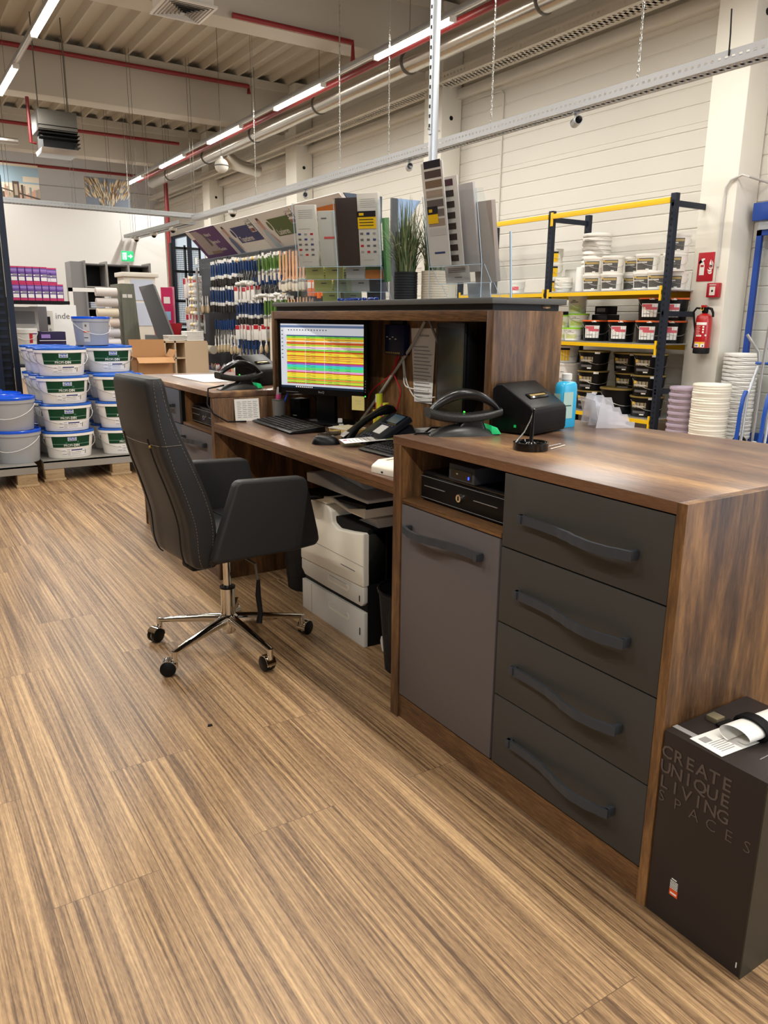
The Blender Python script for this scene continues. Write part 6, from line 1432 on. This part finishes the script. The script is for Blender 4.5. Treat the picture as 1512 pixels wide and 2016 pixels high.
ep(C0-.8, C0+.6, .062, .115, MATS['pale_pink_print']); ep(C0-.75, C0-.1, .065, .112, paper, .0012); ep(C0-.1, C0+.1, .065, .112, yellow, .0012); ep(C0+.1, C0+.55, .065, .112, paper, .0012); ep(C0-.75, C0+.55, .098, .112, yellow, .0016)
for a in (-.65, -.4, .3): ep(C0+a, C0+a+.15, .07, .085, navy, .0018)
g.build('printed_label', t)
g = G(); g.box(.07, .09, -.02, .02, .2, .36, steel_dark); g.build('wall_bracket', t)
t = thing('extinguisher_sign', 'red sign with white extinguisher and flame symbols on the column', 'sign', (6.898, 5.03, 1.64))
g = G(); g.box(-.003, 0, -.18, 0, 0, .27, red, .0008); g.build('plate', t)
g = G(); P = lambda pts: g.add([(-.0045, -u*.18, v*.27) for u, v in pts], [tuple(range(len(pts)))], paper)
P([(.14, .22), (.44, .22), (.44, .55), (.40, .62), (.40, .66), (.34, .68), (.34, .72), (.44, .76), (.42, .80), (.32, .80), (.22, .78), (.1, .62), (.07, .62), (.08, .70), (.2, .76), (.24, .70), (.2, .64), (.14, .58)])
for q, (u0, v0, s) in enumerate(((.66, .24, 1.), (.62, .32, 1.1), (.70, .40, 1.), (.72, .50, .9))): P([(u0, v0+.10*s), (u0+.06*s, v0+.02*s), (u0+.18*s, v0), (u0+.26*s, v0+.04*s), (u0+.25*s, v0+.12*s), (u0+.2*s, v0+.07*s), (u0+.1*s, v0+.06*s)])
P([(.72, .62), (.80, .50), (.92, .5), (.86, .6), (.80, .76)]); P([(.88, .72), (.90, .58), (.97, .52), (.96, .62)])
g.add([(-.005, -u*.18, v*.27) for u, v in ((.19, .5), (.39, .5), (.39, .57), (.19, .57))], [(0, 1, 2, 3)], red); g.build('symbol', t)
t = thing('fire_call_point', 'small red fire alarm call point box below the red sign', 'alarm', (6.898, 4.87, 1.485))
g = G(); g.box(-.05, 0, -.13, 0, 0, .135, mat('alarm_red', (168, 24, 40), .35), .006); g.build('housing', t)
g = G(); g.box(-.052, -.05, -.095, -.035, .02, .1, cream); g.lathe([(.0001, -.054), (.010, -.053), (.012, -.051)], black_matt, 12, (0, -.065, .06), axis='x'); g.box(-.052, -.05, -.1, -.03, .112, .12, paper_grey); g.build('call_button', t)
simple('cable_conduit', 'thin grey conduit running down the white column to the call point', 'conduit', lambda g: (g.tube([(-.02, 0, 0), (-.02, -.0, .15)], .003, gray_p, 6), g.box(-.022, 0, -.011, .011, .15, .78, mat('conduit_grey', (196, 194, 188), .5)), g.tube([(-.015, 0, .78), (-.018, -.005, .86), (-.02, -.05, .92), (-.015, -.16, .95), (.0, -.215, .93), (.34, -.225, .9)], .011, MATS['conduit_grey'], 8)), (6.898, 4.805, 1.62))
g = G(); g.tube([(0, 0, 0), (0, 0, 2.6)], .012, cream, 8); g.tube([(0, 0, 2.6), (0, .04, 2.64), (0, .5, 2.66)], .012, cream, 8); g.build('wall_conduit', label='thin cream conduit running up the wall behind the yellow rack', cat='conduit', loc=(7.235, 8.45, 1.5))
# stacks on the floor in front of the column
stack('nested_pail', 'milky violet nested pail in the low stack beside the rack, %s', 'bucket', (6.42, 4.70, 0), 9, .125, .19, .058, mat('milky_violet', (176, 160, 178), .35), 'violet nested pails on the floor')
stack('lid_stack', 'flat cream lid in the tall column of lids, %s', 'lid', (6.42, 4.395, 0), 30, .165, .05, .0225, mat('cream_lid', (232, 226, 210), .4), 'cream lids stacked on the floor', handle=False, taper=.96)
stack('nested_pail', 'white nested pail in the tall stack behind the hand truck, %s', 'bucket', (6.95, 4.48, 0), 22, .155, .19, .037, white_p, 'white nested pails behind the hand truck')
simple('dark_pail_base', 'dark violet printed pail at the foot of the low milky stack', 'bucket', lambda g: g.lathe([(.118, 0), (.124, .3), (.13, .3)], mat('aubergine', (70, 36, 62), .4), 24), (6.18, 4.62, 0)) if 0 else None
# hand truck
t = thing('hand_truck', 'galvanised hand truck with blue skids and black wheels at the right edge', 'hand truck', (7.02, 4.10, 0))
sb = mat('truck_blue', (28, 78, 170), .3); px_ = -.55
g = G()
for s, y in ((1, .0), (-1, -.23)): g.tube([(-.60, y-.03*s, .05), (-.52, y, .16), (-.50, y, .62), (-.46, y, .72), (-.38, y+.0*s, .90), (-.40, y+.01, 1.0), (-.46, y+.10*s, 1.15)], .013, galv, 10)
g.tube([(-.42, -.05, .15), (-.44, -.07, .8), (-.46, -.1, 1.25)], .013, galv, 10); g.tube([(-.62, .02, .04), (-.70, -.1, .03), (-.62, -.25, .04)], .015, galv, 10)
g.prism([(-.60, .05), (-.50, .22), (-.44, .2), (-.44, .06)], 'y', -.14, -.10, galv); g.build('tube_frame', t)
g = G()
for y in (.0, -.23): g.sweep([(-.61, y, .08), (-.585, y, .3), (-.58, y, .45), (-.56, y, .60), (-.53, y, .66)], .03, .022, sb, (0, 1, 0))
g.tube([(-.40, .02, .90), (-.40, -.26, .90)], .012, sb, 8); g.box(-.62, -.40, -.23, 0, .03, .07, sb, .004); g.build('skid', t)
for y in (.07, -.30):
    g = G(); g.lathe([(.0001, -.02), (.05, -.02), (.055, -.025), (.10, -.028), (.12, -.015), (.12, .015), (.10, .028), (.055, .025), (.05, .02), (.0001, .02)], rubber, 26, (-.44, y, .12), axis='y'); w = g.build('wheel', t)
    g = G(); g.lathe([(.0001, -.028), (.03, -.028), (.05, -.02)], galv, 16, (-.44, y, .12), axis='y'); g.lathe([(.0001, .028), (.03, .028), (.05, .02)], galv, 16, (-.44, y, .12), axis='y'); g.build('hub', w)
# blue framed unit at right edge
t = thing('blue_glazed_cabinet', 'blue framed glazed cabinet with blue header at the right edge', 'cabinet', (7.14, 4.60, 0))
g = G(); g.box(0, .04, -.05, 0, .1, 2.1, blue_frame); g.box(0, .04, -.95, -.90, .1, 2.1, blue_frame); g.box(0, .04, -.95, 0, 2.05, 2.10, blue_frame); g.box(0, .04, -.95, 0, .1, .2, blue_frame); g.build('frame', t)
g = G(); g.box(-.06, .09, -.97, .03, 2.18, 2.34, blue_frame, .006); g.box(-.02, .07, -.93, -.02, 2.10, 2.18, galv); g.build('header', t)
g = G(); g.box(.01, .016, -.90, -.05, .2, 2.05, acr); g.build('glass_pane', t)
g = G(); g.box(0, .12, -.2, 0, 0, .12, red, .004); g.build('red_box', label='red box lying on top of the blue cabinet header', cat='box', loc=(7.10, 4.40, 2.342))

# ================================================================== ON THE RECEPTION SHELF
SZ = 1.3252
def acr_strip(g, pts, w, m=acr_edge): g.tube(pts, w, m, 4)
def brochure(g, y0, y1, x0, z0, tilt, h, m, th=.012):
    """upright leaflet; y0 > y1; leans back by tilt"""
    g.M = T((x0, (y0+y1)/2, z0), 0, 0, tilt); g.box(0, th, -(y0-y1)/2, (y0-y1)/2, 0, h, m)
pale = mat('pale_leaflet', (206, 202, 192), .6); brown_l = mat('dark_brown_leaflet', (58, 48, 46), .5); limeleaf = mat('lime_leaflet', (190, 192, 120), .6); green_l = mat('green_leaflet', (60, 110, 60), .5)
def leaf(loc, w, h, m, deco, label, lean=12, rz=0, th=.012, group=None):
    t = thing('leaflet', label, 'leaflet', loc, radians(rz), group); M = T((0, 0, 0), 0, 0, radians(lean))
    g = G(M=M); g.box(0, th, -w/2, w/2, 0, h, m, .0008); g.build('leaflet_stack', t)
    if deco: g = G(M=M); deco(g, w, h); g.build('print', t)
    return t
def D_logos(g, w, h):
    for k in range(5): g.box(-.001, 0, -w*.38, w*.34, h*.92-k*.008, h*.922-k*.008, gray_p)
    for r in range(5):
        for c in range(3): g.box(-.001, 0, w*.28-c*w*.3, w*.42-c*w*.3, h*.52-r*h*.085, h*.55-r*h*.085, (navy_pr, ink, gray_p, ink, red)[(r*3+c*2) % 5])
    g.box(-.001, 0, -w*.2, w*.38, h*.62, h*.624, gray_p); g.box(-.001, 0, -w*.2, w*.3, h*.08, h*.084, gray_p)
def D_yel(g, w, h):
    D_logos(g, w, h); g.box(-.003, 0, -w*.36, w*.5, h*.52, h*.74, yellow); g.box(-.004, 0, -w*.36, w*.5, h*.68, h*.76, ink_dk); g.box(-.005, 0, w*.2, w*.42, h*.70, h*.735, yellow)
    for k in range(3): g.box(-.004, 0, -w*.25, w*.42, h*.64-k*.012, h*.65-k*.012, ink_dk)
def D_red(g, w, h): g.box(-.001, 0, -w*.4, w*.2, h*.5, h*.54, mat('soft_red', (200, 80, 84), .6)); g.box(-.001, 0, 0, w*.3, h*.86, h*.88, ink)
def D_text(g, w, h):
    for k in range(3): g.box(-.001, 0, -w*.35, w*.35, h*.8-k*h*.1, h*.83-k*h*.1, ink)
    g.box(-.001, 0, -w*.2, w*.1, h*.3, h*.34, ink)
def D_swatch(g, w, h):
    cs = [(38, 36, 44), (70, 56, 50), (112, 90, 70), (150, 134, 118), (96, 84, 82), (110, 100, 98), (150, 132, 120), (190, 184, 180)]
    g.box(-.0008, 0, -w/2, w/2, 0, h, paper_grey)
    for k, c in enumerate(cs): g.box(-.0016, 0, -w*.42, w*.36, h*(.945-.092*k)-.0, h*(.945-.092*k)+h*.07, mat('swatch_%d' % k, c, .5))
    g.box(-.003, 0, -w*.12, w*.36, h*.42, h*.53, yellow); g.box(-.0035, 0, -w*.12, w*.36, h*.51, h*.585, ink_dk); g.box(-.004, 0, w*.12, w*.28, h*.53, h*.56, yellow)
    g.box(-.0016, 0, -w*.3, w*.2, h*.12, h*.14, navy_pr)
def D_strip(g, w, h):
    for k in range(8): g.box(-.0016, 0, -w*.3, w*.3, h*(.9-.12*k), h*(.9-.12*k)+h*.07, (brown_l, mat('plum', (70, 30, 44), .5))[k == 0])
# racks: seen from the staff side; the tallest pocket is nearest and leans towards us
def stepped_rack(label, loc, rz, ys, tiers, top):
    """ys: divider positions (left first); tiers: (x, z, height) nearest first"""
    t = thing('brochure_rack', label, 'brochure rack', loc, radians(rz)); ln = -.17
    g = G(); n = len(tiers); z0 = tiers[0][1]
    poly = [(0, 0), (0, z0), (top*ln, z0+top), (top*ln+.03, z0+top+.005)]
    for x, z, h in tiers[1:]: poly += [(x+.01-h*.1, z+h+.03), (x+h*.0+.02, z+h*.9)]
    poly += [(tiers[-1][0]+.045, .0)]
    for y in ys: g.prism(poly, 'x', 0, .003, acr, T=Matrix(((0, 1, 0, 0), (1, 0, 0, y-.0015), (0, 0, 1, 0), (0, 0, 0, 1))) if 0 else None) if 0 else g.prism([(a, b) for a, b in poly], 'y', y-.0015, y+.0015, acr)
    y0, y1 = ys[-1], ys[0]
    for k, (x, z, h) in enumerate(tiers):
        hh = top if k == 0 else h
        g.add([(x, y0, z), (x, y1, z), (x+ln*hh, y1, z+hh), (x+ln*hh, y0, z+hh)], [(0, 1, 2, 3)], acr)
        g.box(x, x+.035, y0, y1, z, z+.002, acr)
    g.build('pockets', t)
    g = G()
    for y in ys: g.tube([(0, y, 0), (0, y, z0), (top*ln, y, z0+top)], .0013, acr_edge, 4)
    for k, (x, z, h) in enumerate(tiers):
        g.tube([(x, y0, z), (x, y1, z)], .0013, acr_edge, 4)
        if k < n-1: x2, z2, _ = tiers[k+1]; g.tube([(x+.012, y0, z), (x2, y0, z2)], .001, acr_edge, 4); g.tube([(x+.012, y1, z), (x2, y1, z2)], .001, acr_edge, 4)
    g.build('bright_edge', t)
    c, s_ = cos(radians(rz)), sin(radians(rz))
    return lambda x, y, z: (loc[0]+c*x-s_*y, loc[1]+s_*x+c*y, loc[2]+z)
TL = [(0, .158, .1), (.05, .105, .1), (.10, .05, .09), (.15, .002, .09)]
PL = stepped_rack('clear acrylic stepped brochure rack on the reception shelf, left of the plants', (1.80, 3.18, SZ), 37, [.212, .01, -.20], TL, .27)
gl = 'leaflets in the left brochure rack'
def lf(P_, rz, tier, y, w, h, m, deco, label, grp, lean=-9.5, th=.01, dz=.003, dx=.006, Tt=TL): return leaf(P_(Tt[tier][0]+dx, y, Tt[tier][1]+dz), w, h, m, deco, label, lean, rz, th, grp)
lf(PL, 37, 0, .155, .10, .262, pale, D_logos, 'pale leaflet with small logos, far left in the acrylic rack', gl, th=.02)
lf(PL, 37, 0, .052, .085, .235, mat('cool_pale_leaflet', (190, 190, 180), .6), D_red, 'narrow pale leaflet with a red mark in the acrylic rack', gl)
lf(PL, 37, 0, -.045, .10, .285, brown_l, None, 'dark brown leaflet, tallest in the acrylic rack', gl, th=.02)
lf(PL, 37, 0, -.148, .098, .30, pale, D_yel, 'pale leaflet with yellow and black sticker in the acrylic rack', gl, th=.025)
g_ = 'cards in the left brochure rack'
for tier, ys_ in ((1, ((.15, limeleaf, 'left'), (.05, limeleaf, 'second'), (-.055, paper_grey, 'third'))), (2, ((.13, limeleaf, 'left'), (.03, MATS.get('grey_lime') or mat('grey_lime', (170, 178, 148), .6), 'second'), (-.06, paper_grey, 'third'), (-.15, mat('smoke_leaflet', (66, 66, 70), .4), 'right'))), (3, ((.11, limeleaf, 'left'), (.0, mat('grey_lime', (170, 178, 148), .6), 'second'), (-.12, MATS.get('smoke_leaflet') or paper_grey, 'right')))):
    for y, m_, l in ys_: lf(PL, 37, tier, y, .092, .12 if tier < 3 else .10, m_, D_text, 'card in the acrylic rack, %s one on the %s step from the top' % (l, ('', 'second', 'third', 'lowest')[tier]), g_, th=.006)
lf(PL, 37, 1, -.152, .095, .12, green_l, lambda g, w, h: g.box(-.001, 0, -w/2, w/2, 0, h*.32, mat('ochre_print', (200, 120, 50), .6)), 'green and orange card on the second step below the stickered leaflet', g_, th=.006)
leaf(PL(.03, -.212, .09), .012, .27, green_l, None, 'green leaflet edge at the right end of the left acrylic rack', -9, 37, .06, gl)
TR = [(0, .112, .1), (.05, .055, .09), (.10, .002, .09)]
PR = stepped_rack('clear acrylic stepped rack with colour cards, right of the plants', (1.70, 2.215, SZ), 6, [.12, -.14], TR, .23)
gr = 'colour cards in the right brochure rack'
lr = lambda *a, **k: lf(PR, 6, *a, Tt=TR, **k)
lr(0, .068, .105, .335, paper_grey, D_swatch, 'tall colour chart card with brown swatches and yellow sticker', gr, th=.005)
lr(0, .028, .105, .29, paper_grey, D_strip, 'colour strip card with dark brown swatches behind the tall chart', gr, th=.005, dx=.03, dz=-.0)
lr(0, -.03, .09, .285, mat('silver_card', (176, 172, 172), .4), None, 'silver-grey card right of the colour charts', gr, th=.01, dx=.055, dz=-.02)
lr(1, -.085, .10, .26, mat('taupe_card', (150, 138, 130), .5), None, 'taupe card block at the right end of the colour card rack', gr, th=.02, dx=.03)
lr(1, .03, .12, .06, paper_grey, D_text, 'grey folded card in the middle step of the colour card rack', gr, th=.005)
lr(2, -.03, .11, .055, mat('smoke_white', (196, 200, 206), .4), None, 'milky card in the lowest step of the colour card rack', gr, th=.005)
g = G(); g.tube([(1.885, 2.115, SZ), (1.855, 2.10, SZ+.225)], .004, acr_edge, 4); g.add([(1.885, 2.115, SZ), (1.97, 2.2, SZ), (1.93, 2.19, SZ+.22), (1.855, 2.10, SZ+.225)], [(0, 1, 2, 3)], acr); g.build('acrylic_panel', label='leaning clear acrylic panel with a bright edge at the right end of the shelf', cat='panel')
# plants
def pot(loc, r, h, m, label, ribs, plant, seed, hh, nn):
    t = thing('potted_grass', label, 'plant', loc)
    pr = [(r*.93, 0)]; z = .004
    while z < h-.01: pr += [(r, z), (r, z+ribs*.7), (r*.965, z+ribs*.85)]; z += ribs
    pr += [(r, h-.006), (r, h), (r*.93, h), (r*.92, h-.02), (.0001, h-.02)]
    g = G(); g.lathe(pr, m, 32); g.build('pot', t)
    rr = random.Random(seed); gm = [mat('grass_dark', (52, 70, 40), .5), mat('grass_mid', (84, 104, 62), .5), mat('grass_pale', (128, 138, 96), .55), mat('grass_dry', (120, 112, 80), .6)]
    g = G()
    for k in range(nn):
        a = rr.uniform(0, 2*pi); q = rr.random(); L = hh*rr.uniform(.55, 1.05); out = L*(q**1.6)*rr.uniform(.3, .95); r0 = r*.75*sqrt(rr.random()); w = rr.uniform(.0018, .0038)
        a0 = a+rr.uniform(-.6, .6); P = []
        n = 8
        for i in range(n+1):
            s = i/n; droop = q**3*L*.5*s**3; P.append(Vector((r0*cos(a0)+out*s**1.8*cos(a), r0*sin(a0)+out*s**1.8*sin(a), h-.02+L*s*(1-.18*q)-droop)))
        sd = Vector((-sin(a), cos(a), 0)); vs = []
        for i, p in enumerate(P): ww = w*(1-(i/n)**2)+.0003; vs += [p+sd*ww, p+Vector((cos(a), sin(a), 0))*ww*.5, p-sd*ww]
        fs = []
        for i in range(n): fs += [(i*3, i*3+1, i*3+4, i*3+3), (i*3+1, i*3+2, i*3+5, i*3+4)]
        g.add(vs, fs, gm[rr.choice((0, 0, 1, 1, 1, 2, 3))])
    g.build('grass', t, kind='stuff', ang=80, recalc=False)
pot((1.86, 2.735, SZ), .048, .118, mat('matt_black_pot', (30, 32, 34), .6), 'artificial grass in a ribbed black pot on the reception shelf', .0105, True, 4, .31, 230)
pot((1.95, 2.655, SZ), .056, .122, mat('ribbed_cream_pot', (202, 188, 166), .6), 'artificial grass in a ribbed cream pot behind the colour card rack', .0095, True, 9, .33, 200)
rr = random.Random(2); bm_ = mat('blue_glass', (20, 60, 150), .05, trans=.5)
for k in range(14):
    g = G(); g.ball((0, 0, .006), .0095, bm_, sz=.75, n=12, k=6); g.build('glass_pebble', label='blue glass pebble beside the black pot, %s from the left' % nth(k+1), cat='pebble', group='blue glass pebbles on the reception shelf', loc=(1.62+rr.uniform(-.006, .03)+.0*k, 2.885-.022*k+rr.uniform(-.006, .006), SZ))

g = G(); g.prism([(-.008, -.004), (.007, -.006), (.009, .004), (-.004, .006)], 'z', 0, .003, black_matt); g.build('floor_chip', label='small black chip lying on the floor in front of the chair', cat='debris', loc=(.736, 2.148, .0003))
